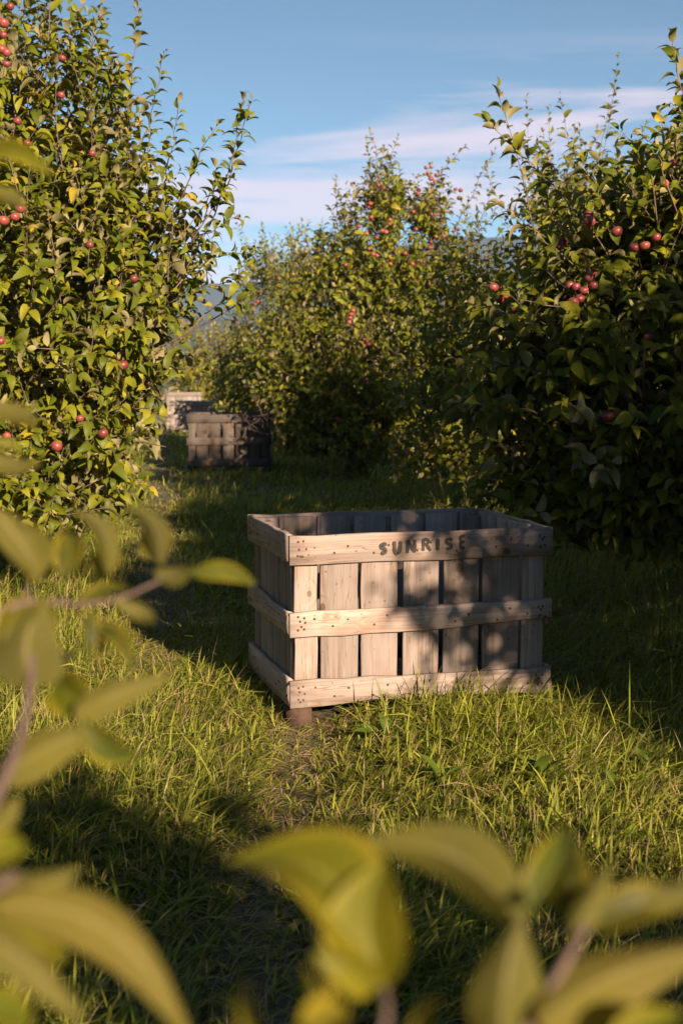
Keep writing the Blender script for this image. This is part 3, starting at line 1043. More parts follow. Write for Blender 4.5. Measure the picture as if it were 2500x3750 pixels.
def apple_mesh():
    nv, nu = 12, 16
    V = []
    for i in range(nv + 1):
        t = math.pi*i/nv
        r = math.sin(t)*(1 + 0.10*math.cos(t)) 
        z = math.cos(t)*0.92
        z -= 0.30*math.exp(-(t/0.34)**2) 
        z += 0.16*math.exp(-((math.pi - t)/0.3)**2)
        for j in range(nu):
            a = 2*math.pi*j/nu
            k = 1 + 0.02*math.cos(5*a)*(1 - math.cos(t))*0.5
            V.append((r*k*math.cos(a), r*k*math.sin(a), z))
    T = []
    for i in range(nv):
        for j in range(nu):
            k = (j + 1) % nu
            a, b, c, d = i*nu + j, i*nu + k, (i + 1)*nu + k, (i + 1)*nu + j
            T += [(a, d, c), (a, c, b)]
    return mesh_tris('apple', np.array(V)*0.036, T, mats=[M_APPLE])
APPLE = apple_mesh()
V_, T_ = tube(bez((0, 0, 0.020), (0.002, 0, 0.032), (0.007, 0.002, 0.048), 4), [0.0016, 0.0013, 0.0013, 0.002], 5)
APPLE_STEM = mesh_tris('stem', V_, T_, mats=[M_STEM])

ORD = ['leftmost', 'second from left', 'third from left', 'fourth from left', 'fifth from left', 'sixth from left', 'seventh from left', 'eighth from left', 'ninth from left', 'tenth from left']
def apple_labels(pts, tree, rows, cols, uniq):
    """one label for each apple: its place in the tree's crown, counted from the left where several share that place"""
    cell = {}
    for i, (x, y) in enumerate(pts):
        if i in uniq:
            continue
        r = next(n for lim, n in rows if y < lim)
        c = next(n for lim, n in cols if x < lim)
        cell.setdefault((r, c), []).append(i)
    lab = dict(uniq)
    for (r, c), ids in cell.items():
        place = '%s %s of the %s' % (r, c, tree)
        if len(ids) == 1:
            lab[ids[0]] = 'single red apple in the ' + place
        else:
            for k, i in enumerate(sorted(ids, key=lambda j: pts[j])):
                lab[i] = '%s red apple in the %s' % (ORD[min(k, 9)], place)
    return lambda i, x, y: lab[i]
def hang_apples(pts, Yf, label_fn, group, seed, size=1.0):
    rng = random.Random(seed)
    res = []
    for i, (sx, sy) in enumerate(pts):
        Y = Yf(sx, sy)
        p = WS(sx, sy, Y)
        o = link('apple', APPLE, None, tuple(p), label=label_fn(i, sx, sy), category='apple', group=group)
        o.rotation_euler = (rng.uniform(-0.5, 0.5), rng.uniform(-0.5, 0.5), rng.uniform(0, 6.28))
        k = size*rng.uniform(0.60, 0.92)
        o.scale = (k, k, k*rng.uniform(0.9, 1.0))
        link('stem', APPLE_STEM, o)
        res.append((sx, sy, 0.036*FPX/Y*1.0, Y))
    return res
def front_surface(tree, back=0.06, rad=34):
    px, py, dp = project(tree.leafpos)
    return px, py, dp

def lobe(px, py, Y, r):
    return (W(px, py, Y), r)

# apples first choose their depth from the lobes' front surface
def lobe_front(lobes, inset=0.10):
    def f(sx, sy):
        d = unit(WS(sx, sy, 10.0) - [0, 0, CAMH])
        o = np.array([0, 0, CAMH])
        best = None
        for c, r in lobes:
            r = np.array(r)
            q = (o - c)/r
            e = d/r
            A, B, Cc = e @ e, 2*q @ e, q @ q - 1.0
            D = B*B - 4*A*Cc
            if D > 0:
                t = (-B - math.sqrt(D))/(2*A)
            else:
                t = None
            if t is not None and (best is None or t < best):
                best = t
        if best is None:
            best = min(np.linalg.norm(c - o) for c, r in lobes)
        return float((o + d*(best - inset))[1])
    return f

def stub(t, q, P0):
    """the older wood that carries a long shoot, bending back into the crown"""
    m = (q + P0)/2 + np.array([0, 0.25, -0.25]) + t.rng.normal(0, 0.08, 3)
    t.twig.add(*tube(bez(q, m, P0, 7), np.linspace(.0055, .004, 7), 5))

# ------------------------------------------------------------------ the trees in view
# left tree
LL = [lobe(0, 330, 9.2, (.85, 1.1, .95)), lobe(55, 720, 9.0, (1.0, 1.3, 1.05)), lobe(300, 590, 9.0, (.40, .8, .55)), lobe(200, 950, 8.7, (.50, .8, .55)),
      lobe(-260, 600, 9.2, (1.2, 1.3, 1.5)), lobe(110, 1110, 8.3, (.45, .55, .30)), lobe(250, 480, 9.0, (.35, .6, .5)), lobe(290, 800, 8.9, (.26, .5, .3)), lobe(-100, 1050, 8.6, (.6, .8, .5))]
tl = Tree((-2.95, 9.2, 0.0), 11)
tl.lobes(LL, 1700)
tl.skeleton(8, 0.7, 0.085)
tl.grow(leaf=0.126, lmin=0.22, lmax=0.48, spacing=0.030)
for (pts, Y) in [([(300, 420), (296, 200), (318, 5)], 8.8), ([(340, 400), (345, 250), (378, 120)], 8.8), ([(480, 520), (530, 380), (580, 220)], 8.7), ([(520, 430), (545, 300), (560, 225)], 8.6),
                 ([(400, 480), (440, 400), (500, 285)], 8.9), ([(210, 330), (215, 220), (228, 120)], 8.9), ([(40, 220), (130, 110), (238, 30)], 8.8), ([(370, 430), (395, 330), (412, 235)], 8.9),
                 ([(90, 200), (95, 100), (88, 20)], 8.9), ([(150, 300), (155, 190), (170, 130)], 9.0), ([(420, 640), (500, 590), (585, 570)], 8.6), ([(380, 700), (450, 665), (540, 640)], 8.7),
                 ([(430, 560), (500, 520), (555, 500)], 8.7), ([(470, 470), (505, 430), (520, 440)], 8.7), ([(330, 850), (410, 850), (480, 835)], 8.6), ([(300, 930), (350, 950), (395, 955)], 8.4),
                 ([(250, 1080), (310, 1110), (345, 1125)], 8.3), ([(260, 250), (262, 180), (250, 120)], 9.0), ([(440, 560), (480, 470), (500, 380)], 8.8), ([(560, 690), (540, 640), (575, 580)], 8.5), ([(470, 720), (520, 690), (560, 690)], 8.6)]:
    P = [W(x, y, Y - 0.12*i) for i, (x, y) in enumerate(pts)]
    q = tl.nodes[np.argmin(np.linalg.norm(tl.nodes - P[0], axis=1))]
    stub(tl, q, P[0])
    tl.feature(P)
YF = lobe_front(LL, 0.04)
UNIQ_L = {1: 'red apple hanging lowest at the right edge of the near left tree, above the grass', 0: 'round red apple facing out of the near left tree, level with the far bins',
          17: 'single red apple against the sky on the top shoots of the left tree', 21: 'larger round red apple of the pair hanging at the left edge of the photo', 22: 'smaller red apple of the pair cut by the left edge of the photo'}
KEEP_L = [i for i in range(len(AP_LEFT)) if i in UNIQ_L or i in (23, 24, 26, 28, 30) or i % 5 in (0, 2)]
PL = [AP_LEFT[i] for i in KEEP_L]
cl = hang_apples(PL, YF, apple_labels(PL, 'near left tree', [(260, 'top'), (420, 'upper'), (900, 'middle'), (1420, 'lower'), (9999, 'lowest')], [(60, 'edge'), (250, 'inner leaves'), (9999, 'outer leaves')],
                 {k: UNIQ_L[i] for k, i in enumerate(KEEP_L) if i in UNIQ_L}), 'apples on the near left tree', 5)
tl.finish('apple_tree', 'tall sunlit apple tree filling the left side, upright shoots against the sky', clear=cl, window=(605, 1000, 1430, 1760))

# right tree
RL = [lobe(1480, 620, 8.2, (.50, .8, .60)), lobe(1330, 770, 8.0, (.40, .6, .40)), lobe(1500, 960, 8.1, (.70, .8, .50)), lobe(1240, 905, 8.2, (.48, .55, .36)), lobe(1600, 480, 8.0, (.36, .6, .36)),
      lobe(1720, 700, 8.2, (.9, 1.0, 1.1)), lobe(1400, 1080, 8.2, (.6, .6, .28)), lobe(1360, 630, 8.3, (.24, .4, .28)), lobe(1650, 1050, 8.0, (.6, .8, .45)), lobe(1470, 500, 8.3, (.24, .5, .24)), lobe(1300, 660, 8.3, (.3, .4, .3)), lobe(1180, 800, 8.5, (.28, .4, .3)), lobe(1300, 1130, 8.4, (.6, .5, .2)), lobe(1520, 1160, 8.2, (.6, .6, .22)), (np.array([3.5, 8.3, 3.9]), (.9, .8, .95)), (np.array([2.6, 8.5, 3.0]), (.55, .6, .5))]  # last lobes lie out of view, added to shade the grey bin and lane
tr = Tree((2.75, 8.4, 0.0), 23)
tr.lobes(RL, 2100)
tr.skeleton(8, 0.6, 0.085)
tr.grow(leaf=0.14, lmin=0.2, lmax=0.45, spacing=0.030, up=0.4, long_=0.06)
for (pts, Y) in [([(1380, 560), (1250, 400), (1122, 282)], 7.8), ([(1340, 620), (1240, 545), (1145, 470)], 7.8), ([(1390, 480), (1350, 400), (1318, 335)], 7.9), ([(1500, 430), (1455, 350), (1425, 300)], 7.4),
                 ([(1530, 420), (1500, 330), (1478, 310)], 7.3), ([(1600, 330), (1560, 200), (1545, 80)], 6.9), ([(1610, 300), (1575, 250), (1530, 240)], 6.8), ([(1300, 560), (1270, 450), (1245, 400)], 8.0),
                 ([(1320, 720), (1200, 680), (1110, 650)], 7.6), ([(1250, 760), (1170, 720), (1090, 700)], 7.6), ([(1480, 800), (1430, 760), (1400, 735)], 7.2), ([(1568, 700), (1500, 690), (1440, 680)], 7.0),
                 ([(1300, 880), (1180, 840), (1060, 830)], 7.7), ([(1260, 960), (1150, 930), (1040, 920)], 7.8)]:
    P = [W(x, y, Y - 0.10*i) for i, (x, y) in enumerate(pts)]
    q = tr.nodes[np.argmin(np.linalg.norm(tr.nodes - P[0], axis=1))]
    stub(tr, q, P[0])
    tr.feature(P, leaf=0.12)
YF = lobe_front(RL, 0.04)
UNIQ_R = {0: 'largest red apple of the cluster near the middle of the right tree', 12: 'red apple high among pale leaves at the right edge of the photo', 9: 'red apple lit along one side, deep inside the right tree'}
cl = hang_apples(AP_RIGHT, YF, apple_labels(AP_RIGHT, 'right tree', [(800, 'upper'), (940, 'middle'), (1060, 'central'), (9999, 'lower')], [(2000, 'left side'), (2200, 'heart'), (9999, 'right side')], UNIQ_R),
                 'apples on the right tree', 6)
tr.finish('apple_tree', 'shaded apple tree with sunlit top on the right, just behind the lettered bin', clear=cl)

# centre tree in the right-hand row
ML = [lobe(885, 600, 20.2, (.95, 1.0, 1.15)), lobe(775, 690, 20.2, (.85, 1.0, .95)), lobe(1000, 720, 20.2, (1.05, 1.1, 1.05)), lobe(860, 860, 19.8, (1.6, 1.3, .85)), lobe(885, 450, 20.2, (.24, .3, .55)),
      lobe(690, 840, 20.4, (.9, .9, .85)), lobe(990, 480, 20.2, (.25, .3, .35)), lobe(1040, 860, 19.6, (1.0, 1.0, .8)), lobe(760, 960, 19.6, (1.3, .8, .42)), lobe(900, 1000, 19.2, (1.6, .7, .42))]
tm = Tree((0.7, 20.5, 0.0), 37)
tm.lobes(ML, 2300)
tm.skeleton(7, 0.8, 0.10)
tm.grow(leaf=0.15, lmin=0.28, lmax=0.6, spacing=0.040, jit=0.45, long_=0.10)
for (pts, Y) in [([(875, 430), (865, 360), (850, 302)], 19.8), ([(890, 420), (898, 360), (912, 315)], 19.8), ([(960, 500), (1010, 400), (1072, 330)], 19.8), ([(1040, 540), (1090, 430), (1135, 345)], 19.7),
                 ([(985, 470), (985, 420), (990, 375)], 19.6), ([(780, 520), (770, 460), (772, 410)], 20), ([(800, 500), (812, 450), (815, 420)], 20), ([(1080, 560), (1120, 470), (1130, 400)], 19.6),
                 ([(720, 600), (700, 540), (705, 510)], 20), ([(840, 470), (835, 410), (845, 380)], 19.9), ([(1100, 620), (1150, 560), (1190, 520)], 19.4), ([(1060, 600), (1110, 520), (1150, 470)], 19.5)]:
    P = [W(x, y, Y) for i, (x, y) in enumerate(pts)]
    q = tm.nodes[np.argmin(np.linalg.norm(tm.nodes - P[0], axis=1))]
    stub(tm, q, P[0])
    tm.feature(P, leaf=0.11, spacing=0.03, r=0.007)
YF = lobe_front(ML, 0.08)
cl = hang_apples(AP_MID, YF, apple_labels(AP_MID, 'centre tree', [(665, 'topmost'), (760, 'upper'), (840, 'high middle'), (930, 'middle'), (1100, 'low middle'), (1300, 'lower'), (9999, 'lowest')], [(1400, 'left side'), (1530, 'heart'), (9999, 'right side')], {}),
                 'apples on the centre tree', 7, 1.1)
tm.finish('apple_tree', 'broad apple tree in the centre behind the bins, thick with red apples', clear=cl, detail='lo', window=(660, 1000, 1490, 1800))

# smaller-looking trees farther along the rows
def lobe_tree(base, lobes, n, seed, label, leaf=0.14, nparts=0, tints=None, **kw):
    t = Tree(base, seed)
    t.lobes(lobes, n)
    t.skeleton(6, 0.8, 0.09)
    t.grow(leaf=leaf, lmin=0.3, lmax=0.6, spacing=0.042)
    t.finish('apple_tree', label, detail='lo', nparts=nparts, tints=tints, **kw)
    return t
lobe_tree((2.35, 14.0, 0.0), [lobe(1115, 800, 14.0, (.75, .8, .92)), lobe(1040, 900, 13.6, (.55, .6, .6)), lobe(1210, 860, 13.6, (.6, .7, .8)), lobe(1290, 760, 14.2, (.9, 1.0, 1.35)), lobe(1180, 960, 13.6, (.9, .8, .55)), lobe(1320, 700, 14.2, (.7, .9, 1.6)), lobe(1400, 800, 14, (1.0, 1.1, 1.7)), lobe(1120, 1030, 13.4, (1.0, .7, .33))], 1500, 41,
          'apple tree in shade between the centre tree and the right tree', leaf=0.135, nparts=150)
lobe_tree((-0.6, 27.0, -0.1), [lobe(640, 740, 27, (.95, 1.1, 1.30)), lobe(590, 850, 26.8, (1.0, 1.0, .9)), lobe(690, 640, 27.2, (.55, .6, .75)), lobe(680, 880, 26.5, (1.2, 1.0, .9)), lobe(600, 620, 27.3, (.35, .4, .5)), lobe(690, 950, 26.5, (1.2, 1.0, .6))], 950, 43,
          'small sunlit apple tree directly left of the centre tree, farther off')
hang_apples(AP_FAR, lambda x, y: 25.6, apple_labels(AP_FAR, 'small far tree', [(1050, 'upper'), (1150, 'middle'), (9999, 'lower')], [(9999, 'part')], {}), 'apples on the small far tree', 8, 1.2)
lobe_tree((-4.4, 54.0, -1.6), [lobe(470, 815, 54, (2.0, 1.8, 1.5)), lobe(520, 850, 53.5, (1.9, 1.6, 1.5)), lobe(420, 840, 54, (1.9, 1.6, 1.5)), lobe(480, 890, 53, (2.2, 1.4, 1.2))], 800, 47,
          'far apple tree closing the end of the alley behind the stacked bins', leaf=0.17, tints=[0.1, 0.15, 0.2, 0.2, 0.1, 0.25])
lobe_tree((-1.3, 35.0, -0.4), [lobe(575, 860, 35, (1.0, 1.2, 1.1)), lobe(590, 900, 34.6, (1.0, 1.1, .9))], 550, 49,
          'apple tree behind the dark grey bin, left of the small sunlit tree', leaf=0.16)

# a generic tree for the places between and behind, copied along the rows
def generic(base, seed, label, h=4.2, n=520, **kw):
    b = np.array(base, float)
    L = [(b + [0, 0, 1.5], (1.5, 1.5, .95)), (b + [.5, .3, 2.3], (1.1, 1.1, .9)), (b + [-.5, -.2, 2.4], (1.1, 1.1, .95)), (b + [0, 0, h - 1.1], (.75, .75, .9)), (b + [.2, -.8, 1.3], (.9, .8, .6))]
    t = Tree(base, seed)
    t.lobes(L, n)
    t.skeleton(7, 0.7, 0.09)
    t.grow(leaf=0.13, lmin=0.28, lmax=0.6, spacing=0.045)
    t.finish('apple_tree', label, detail='lo', nparts=0, **kw)
    return t
g = generic((-4.1, 15.6, 0.0), 51, 'apple tree behind the tall left tree, second of its row')
for (x, y, rz, k, lab) in [(-5.0, 22.0, 1.1, 1.0, 'apple tree in the left row, third, hidden behind nearer leaves'), (-6.0, 29.0, 2.3, 1.05, 'apple tree in the left row, fourth, left of the far bins'),
                           (-7.0, 36.0, 4.0, 1.0, 'apple tree at the far left, beside the stacked bins'), (-7.6, 44.0, 3.3, 1.1, 'apple tree left of the tree that closes the alley'),
                           (4.6, 26.0, 0.5, 0.95, 'apple tree behind the right tree in the next row'), (7.2, 19.0, 2.9, 0.95, 'apple tree of the next row, beyond the right edge'),
                           (3.4, 33.0, 5.0, 0.95, 'apple tree of the next row, behind the centre tree'), (1.2, 41.0, 1.9, 1.0, 'apple tree far behind the centre tree'), (6.6, 12.2, 4.1, 0.9, 'apple tree of the next row, right of the shaded tree'),
                           (5.0, 7.4, 0.9, 1.1, 'unseen apple tree added beside the shaded tree, outside the photo on its right'), (-8.5, 3.5, 2.0, 1.05, 'unseen apple tree added two rows to the left of the camera'), (-9.2, 10.5, 3.0, 1.0, 'unseen apple tree added two rows to the left, level with the tall left tree'),  # unseen trees added: the first shades its neighbours, the others block skylight
                           (-7.6, -4.0, 4.4, 1.1, 'unseen apple tree added behind the camera to the left'), (-4.6, -9.5, 0.3, 1.1, 'unseen apple tree added far behind the camera to the left'), (0.6, -12.0, 5.4, 1.1, 'unseen apple tree added straight behind the camera'),  # unseen trees added behind and beside the camera to block skylight
                           (6.5, -12.5, 1.5, 1.1, 'unseen apple tree added far behind the camera to the right'), (10.5, -5.0, 2.6, 1.1, 'unseen apple tree added behind the camera two rows to the right'), (10.8, 2.0, 3.7, 1.1, 'unseen apple tree added two rows to the right of the camera')]:
    copy_tree(g.root, (x, y, float(ground_z(x, y))), rz, k, lab)
rr = random.Random(77)
_taken = [(o.location.x, o.location.y) for o in bpy.data.objects if o.name.startswith('apple_tree')]
for row in range(-4, 5):  # unseen rows added all round to cut off the low skylight
    for k in range(-9, 9):
        y = k*3.3 + rr.uniform(-0.5, 0.5)
        x = row*4.9 + 2.6 - 0.14*(y - 8) + rr.uniform(-0.4, 0.4)
        u_, s2_ = 0.9028*x + 0.43*y, -0.43*x + 0.9028*y
        if abs(x) < 0.30*y + 2.4 and y > 0:
            continue                                    # in or near the view
        if math.hypot(x, y) > 19 or math.hypot(x, y) < 3.5:
            continue
        if -2.2 < u_ < 9.5 and s2_ > -11.0:
            continue                                    # the gap through which the low sun reaches the bin and grass
        if min(math.hypot(x - a_, y - b_) for a_, b_ in _taken) < 2.6:
            continue
        c_ = copy_tree(g.root, (x, y, float(ground_z(x, y))), rr.uniform(0, 6.28), rr.uniform(1.0, 1.12), 'unseen apple tree added in the surrounding rows, outside the photo')
        c_['group'] = 'added unseen orchard rows outside the photo'

# ------------------------------------------------------------------ trees beside and behind the camera, which shade the bin and the grass
def uvp(u, s_, z):
    """a place from its offset across the sunbeams (u), along them (s) and its height"""
    p = u*np.array([-SUN_H[1], SUN_H[0]]) - s_*SUN_H
    return np.array([p[0], p[1], z])
shade1 = Tree((3.95, 0.3, 0.0), 61)
SL = [(uvp(4.25, -1.5, 2.0), (.70, .85, 1.1)), (uvp(3.32, -1.5, 3.0), (.52, .55, .42)), (uvp(3.75, -1.5, 2.95), (.5, .5, .45)), (uvp(3.2, -1.5, 3.65), (.52, .55, .45)), (uvp(2.9, -1.5, 3.8), (.36, .5, .40)),
      (uvp(3.75, -1.6, 4.0), (.65, .65, .55)), (uvp(4.4, -1.6, 3.6), (.7, .8, .9))]
shade1.lobes(SL, 980)
shade1.skeleton(7, 0.9, 0.09)
shade1.grow(leaf=0.14, lmin=0.22, lmax=0.45, spacing=0.036)
shade1.finish('apple_tree', 'apple tree beside the camera on the right, outside the photo, shading the bin', nparts=0, keep_out=True, detail='lo')
shade2 = Tree((3.35, 4.6, 0.0), 63)
SL = [(uvp(4.9, 2.7, 1.3), (1.15, 1.2, .95)), (uvp(5.7, 2.7, 1.9), (1.1, 1.1, .85)), (uvp(5.1, 2.7, 2.3), (.65, .8, .6)), (uvp(4.85, 2.7, 3.0), (.55, .6, .45)), (uvp(6.5, 2.6, 1.5), (.9, .9, .9)), (uvp(6.1, 2.6, 2.5), (.7, .8, .5)), (uvp(4.15, 2.7, .95), (.52, .6, .62)), (uvp(3.85, 2.2, .6), (.45, .5, .5))]
shade2.lobes(SL, 2000)
shade2.skeleton(7, 0.6, 0.085)
shade2.grow(leaf=0.11, lmin=0.22, lmax=0.45, spacing=0.036)
shade2.finish('apple_tree', 'low apple tree right of the lettered bin, outside the photo', nparts=0, keep_out=True, detail='lo')
# ------------------------------------------------------------------ grass
def vnoise(x, y, seed):
    r = np.random.default_rng(seed)
    ph = r.uniform(0, 6.28, (8, 2))
    fr = r.uniform(0.6, 4.5, (8, 2))
    return sum(np.sin(fr[i, 0]*x + ph[i, 0])*np.cos(fr[i, 1]*y + ph[i, 1]) for i in range(8))/4.0
BINBOX = []
def in_bin(x, y, loc, yaw, Wd=1.2, Dp=0.9, m=0.0):
    dx, dy = x - loc[0], y - loc[1]
    a = dx*math.cos(yaw) + dy*math.sin(yaw)
    b = -dx*math.sin(yaw) + dy*math.cos(yaw)
    return (a > -m) & (a < Wd + m) & (b > -m) & (b < Dp + m)
def path_amount(x, y):
    """how worn the turf is: the bare strip that runs from the bin's foot towards the camera, and the wheel track beyond"""
    c = -0.20 + 0.10*np.sin(y*0.9 - 4.8) + 0.03*(6 - y)
    near = 0.8*np.exp(-((x - c)/0.17)**2)*(y < 6.1)*np.clip((6.3 - y)/0.3, 0, 1)
    c2 = -1.05 - 0.13*(y - 8)
    far = 0.7*np.exp(-((x - c2)/0.22)**2)*(y > 7.0)
    return np.clip(near + far, 0, 1)
def blades(n, ymin, ymax, hmul, wmul, nseg, seed, xk=0.30, x0=0.45, straw=0.10):
    rng = np.random.default_rng(seed)
    y = np.sqrt(rng.uniform(ymin**2, ymax**2, n))
    x = rng.uniform(-1, 1, n)*(xk*y + x0)
    # blades gather in tufts
    tx = np.round(x/0.09 + 0.35*vnoise(x*6, y*6, 3))*0.09
    ty = np.round(y/0.09 + 0.35*vnoise(y*5, x*7, 4))*0.09
    pull = rng.uniform(0, 0.75, n)*(nseg > 2)
    x = x + (tx - x)*pull
    y = y + (ty - y)*pull
    worn = path_amount(x, y)
    lush = 0.5 + 0.5*np.clip(vnoise(x*1.3, y*1.3, 8), -1, 1)
    keep = rng.random(n) > worn*0.62
    keep &= ~in_bin(x, y, (-0.2177, 5.9635), 0.2665, m=-0.02)
    keep &= ~in_bin(x, y, (W(429, 1080, 20.2)[0], 20.2), 0.02)
    keep &= ~in_bin(x, y, (W(391, 995, 37.0)[0], 37.0), -0.06)
    keep &= ~in_bin(x, y, (p4[0], 48.0), 0.03)
    x, y, worn, lush = x[keep], y[keep], worn[keep], lush[keep]
    n = len(x)
    z = ground_z(x, y) - 0.006
    tall = np.clip((np.abs(x + 0.10*(y - 6)) - 1.35)/0.8, 0, 1)     # rank growth under the rows
    h = hmul*rng.gamma(4, 0.25, n)*(0.048 + 0.054*lush + 0.08*tall + 0.14*tall*(y > 10.5) + 0.16*np.clip((x - 1.5)/0.8, 0, 1)*(y > 6.8))*(1 - 0.55*worn)
    # taller tuft against the bin's front right
    tuft = np.exp(-((x - 0.75)/0.45)**2 - ((y - 5.95)/0.22)**2)
    h = h*(1 + 0.55*tuft)
    w = wmul*rng.uniform(0.0020, 0.0056, n)
    la = rng.uniform(0, 2*np.pi, n)
    flow = 2.2*vnoise(x*0.9, y*0.9, 12)
    la = np.where(rng.random(n) < 0.6, flow + rng.normal(0, 0.6, n), la)
    lean = np.clip(rng.gamma(2.6, 0.40, n), 0.10, 1.58)
    is_straw = rng.random(n) < straw*(0.5 + 1.1*(1 - lush)) + 0.45*worn + 0.22*tall*(y > 7)
    is_broad = (rng.random(n) < 0.035) & ~is_straw & (nseg > 2)
    w = np.where(is_straw, w*0.6, np.where(is_broad, w*2.9, w))
    h = np.where(is_broad, h*0.8, h)
    mixv = rng.random((n, 1))
    g1, g2, g3 = np.array([0.070, 0.105, 0.012]), np.array([0.335, 0.355, 0.050]), np.array([0.46, 0.40, 0.13])
    colr = g1 + (g2 - g1)*mixv
    dry = np.clip((rng.random((n, 1)) - 0.72)*2.2, 0, 1)*(0.4 + 0.6*(1 - lush[:, None]))
    colr = colr + (g3 - colr)*dry
    st = np.array([0.40, 0.29, 0.15]) + rng.normal(0, 0.05, (n, 1))
    colr = np.where(is_straw[:, None], np.clip(st, 0.1, 0.6), colr)
    tb = np.linspace(0, 1, nseg + 1)
    dirx, diry = np.cos(la), np.sin(la)
    sx, sy = -diry, dirx
    tw = rng.normal(0, 0.5, n)
    Vs, Ts = [], []
    cnt = 2*nseg + 1
    V = np.zeros((n, cnt, 3), np.float32)
    for i, t in enumerate(tb):
        bendx = h*lean*(t**1.7)
        zz = h*t*np.sqrt(np.clip(1 - (lean*0.62*t)**2, 0.05, 1))*(1 - 0.55*worn)
        cx = x + dirx*bendx
        cy_ = y + diry*bendx
        if i < nseg:
            ww = w*(1 - 0.55*t)
            ca, sa = np.cos(tw*t), np.sin(tw*t)
            V[:, 2*i, 0] = cx + sx*ww*ca
            V[:, 2*i, 1] = cy_ + sy*ww*ca
            V[:, 2*i, 2] = z + zz + ww*sa
            V[:, 2*i + 1, 0] = cx - sx*ww*ca
            V[:, 2*i + 1, 1] = cy_ - sy*ww*ca
            V[:, 2*i + 1, 2] = z + zz - ww*sa
        else:
            V[:, 2*i, 0], V[:, 2*i, 1], V[:, 2*i, 2] = cx, cy_, z + zz
    tri = []
    for i in range(nseg - 1):
        a = 2*i
        tri += [(a, a + 1, a + 3), (a, a + 3, a + 2)]
    a = 2*(nseg - 1)
    tri.append((a, a + 1, a + 2))
    tri = np.array(tri)
    T = (tri[None] + (np.arange(n)*cnt)[:, None, None]).reshape(-1, 3)
    return V.reshape(-1, 3), T, np.repeat(colr, cnt, axis=0)
bag = Bag()
for args in ((210000, 2.6, 8.2, 1.0, 1.0, 4, 101, 0.30, 0.45, 0.17), (100000, 8.0, 16.0, 1.15, 1.6, 2, 102), (60000, 15.5, 30.0, 1.3, 2.6, 2, 103), (26000, 29.0, 52.0, 1.6, 5.0, 2, 104)):
    V, T, C = blades(*args)
    bag.add(V, T, C)
gr = link('grass', bag.mesh('grass', [M_GRASS]), None, kind='stuff', label='long green orchard grass with dry straw between the rows')

# broad-leaved weeds in the turf
WEEDLEAF = [mesh_tris('leaf', *(lambda VT: (VT[0]*[1.0, 1.0, 1.0], VT[1]))(leaf_template(5, c, f, tw, 0)), tint=np.broadcast_to(np.array(tn_), (len(leaf_template(5, c, f, tw, 0)[0]), 3)), mats=[M_GRASS])
            for (c, f, tw, tn_) in ((0.5, 0.3, 0.1, (0.11, 0.15, 0.018)), (0.9, 0.4, -0.2, (0.17, 0.20, 0.03)), (0.3, 0.35, 0.3, (0.08, 0.12, 0.015)))]
def weed(px, py, label, seed, size=1.0, n=13):
    Y = 1.56*FPX/(py*K - 1329)
    b = W(px, py, Y)
    b[2] = float(ground_z(b[0], b[1]))
    root = thing('broadleaf_weed', tuple(b), label, 'weed', 'broad-leaved weeds in the grass')
    rng = np.random.default_rng(seed)
    for i in range(n):
        az = 2.4*i + rng.normal(0, 0.3)
        el = rng.uniform(0.5, 1.25)
        a = np.array([math.cos(az)*math.cos(el), math.sin(az)*math.cos(el), math.sin(el)])
        x = unit(np.cross(a, [0, 0, 1.0]))
        z = np.cross(x, a)
        L = size*rng.uniform(0.07, 0.15)
        o = link('leaf', WEEDLEAF[int(rng.integers(0, 3))], root)
        o.matrix_local = Matrix([[x[k]*L*0.6, a[k]*L, z[k]*L, a[k]*0.01] for k in range(3)] + [[0, 0, 0, 1]])
for i, (px, py, lab) in enumerate([(1178, 1672, 'broad-leaved weed in the lit grass below the bin, under its last letters'), (1262, 1712, 'broad-leaved weed below the right corner of the bin'),
        (1335, 1775, 'broad-leaved weed in lit grass, right of and below the bin'), (1118, 1745, 'broad-leaved weed in the middle of the lit grass before the bin'), (1405, 1868, 'broad-leaved weed above the near green upright leaf'),
        (1050, 1775, 'low weed left of the middle weed in the lit grass'), (1010, 1850, 'broad-leaved weed just above the long pale near leaf'), (1490, 1815, 'broad-leaved weed near the right edge, at the shade line'),
        (890, 1745, 'broad-leaved weed beside the bare path below the bin'), (1235, 1850, 'large broad-leaved weed above the gap between the near leaves')]):
    weed(px, py, lab, 300 + i, 0.8 + 0.06*i)

# dry stalks that stand out of the grass
def stalk(px, py0, py1, Y, label, lean=8, r=0.006):
    b = W(px, py0, Y)
    b[2] = float(ground_z(b[0], b[1])) - 0.01
    tp = W(px + lean, py1, Y)
    P = bez(b, (b + tp)/2 + [0.02, 0, 0], tp, 7)
    V, T = tube(P - b, np.linspace(r, r*0.4, 7), 6)
    root = thing('dry_stalk', tuple(b), label, 'dry stalk', 'dry stalks in the grass')
    link('stem', mesh_tris('stem', V, T, mats=[M_STALK]), root)
    rng = np.random.default_rng(int(px))
    bg_ = Bag()
    for i in range(16):
        t = rng.uniform(0.55, 1.0)
        p = P[int(t*6)] - b
        d = unit(rng.normal(size=3) + [0, 0, 1.2])
        bg_.add(*tube(np.array([p, p + d*rng.uniform(.02, .05)]), [r*0.4, r*0.15], 3))
    link('seed_head', bg_.mesh('seed_head', [M_STALK]), root)
stalk(461, 1098, 1043, 18.5, 'tall straw-coloured stalk in front of the dark grey bin')
stalk(474, 1100, 1080, 18.0, 'short straw-coloured stalk beside the tall stalk by the dark bin', 2)
stalk(760, 1060, 1005, 19.0, 'leaning brown stalk at the foot of the centre tree', -14)
stalk(905, 1070, 1020, 18.0, 'brown stalk in lit grass below the centre tree', -6)

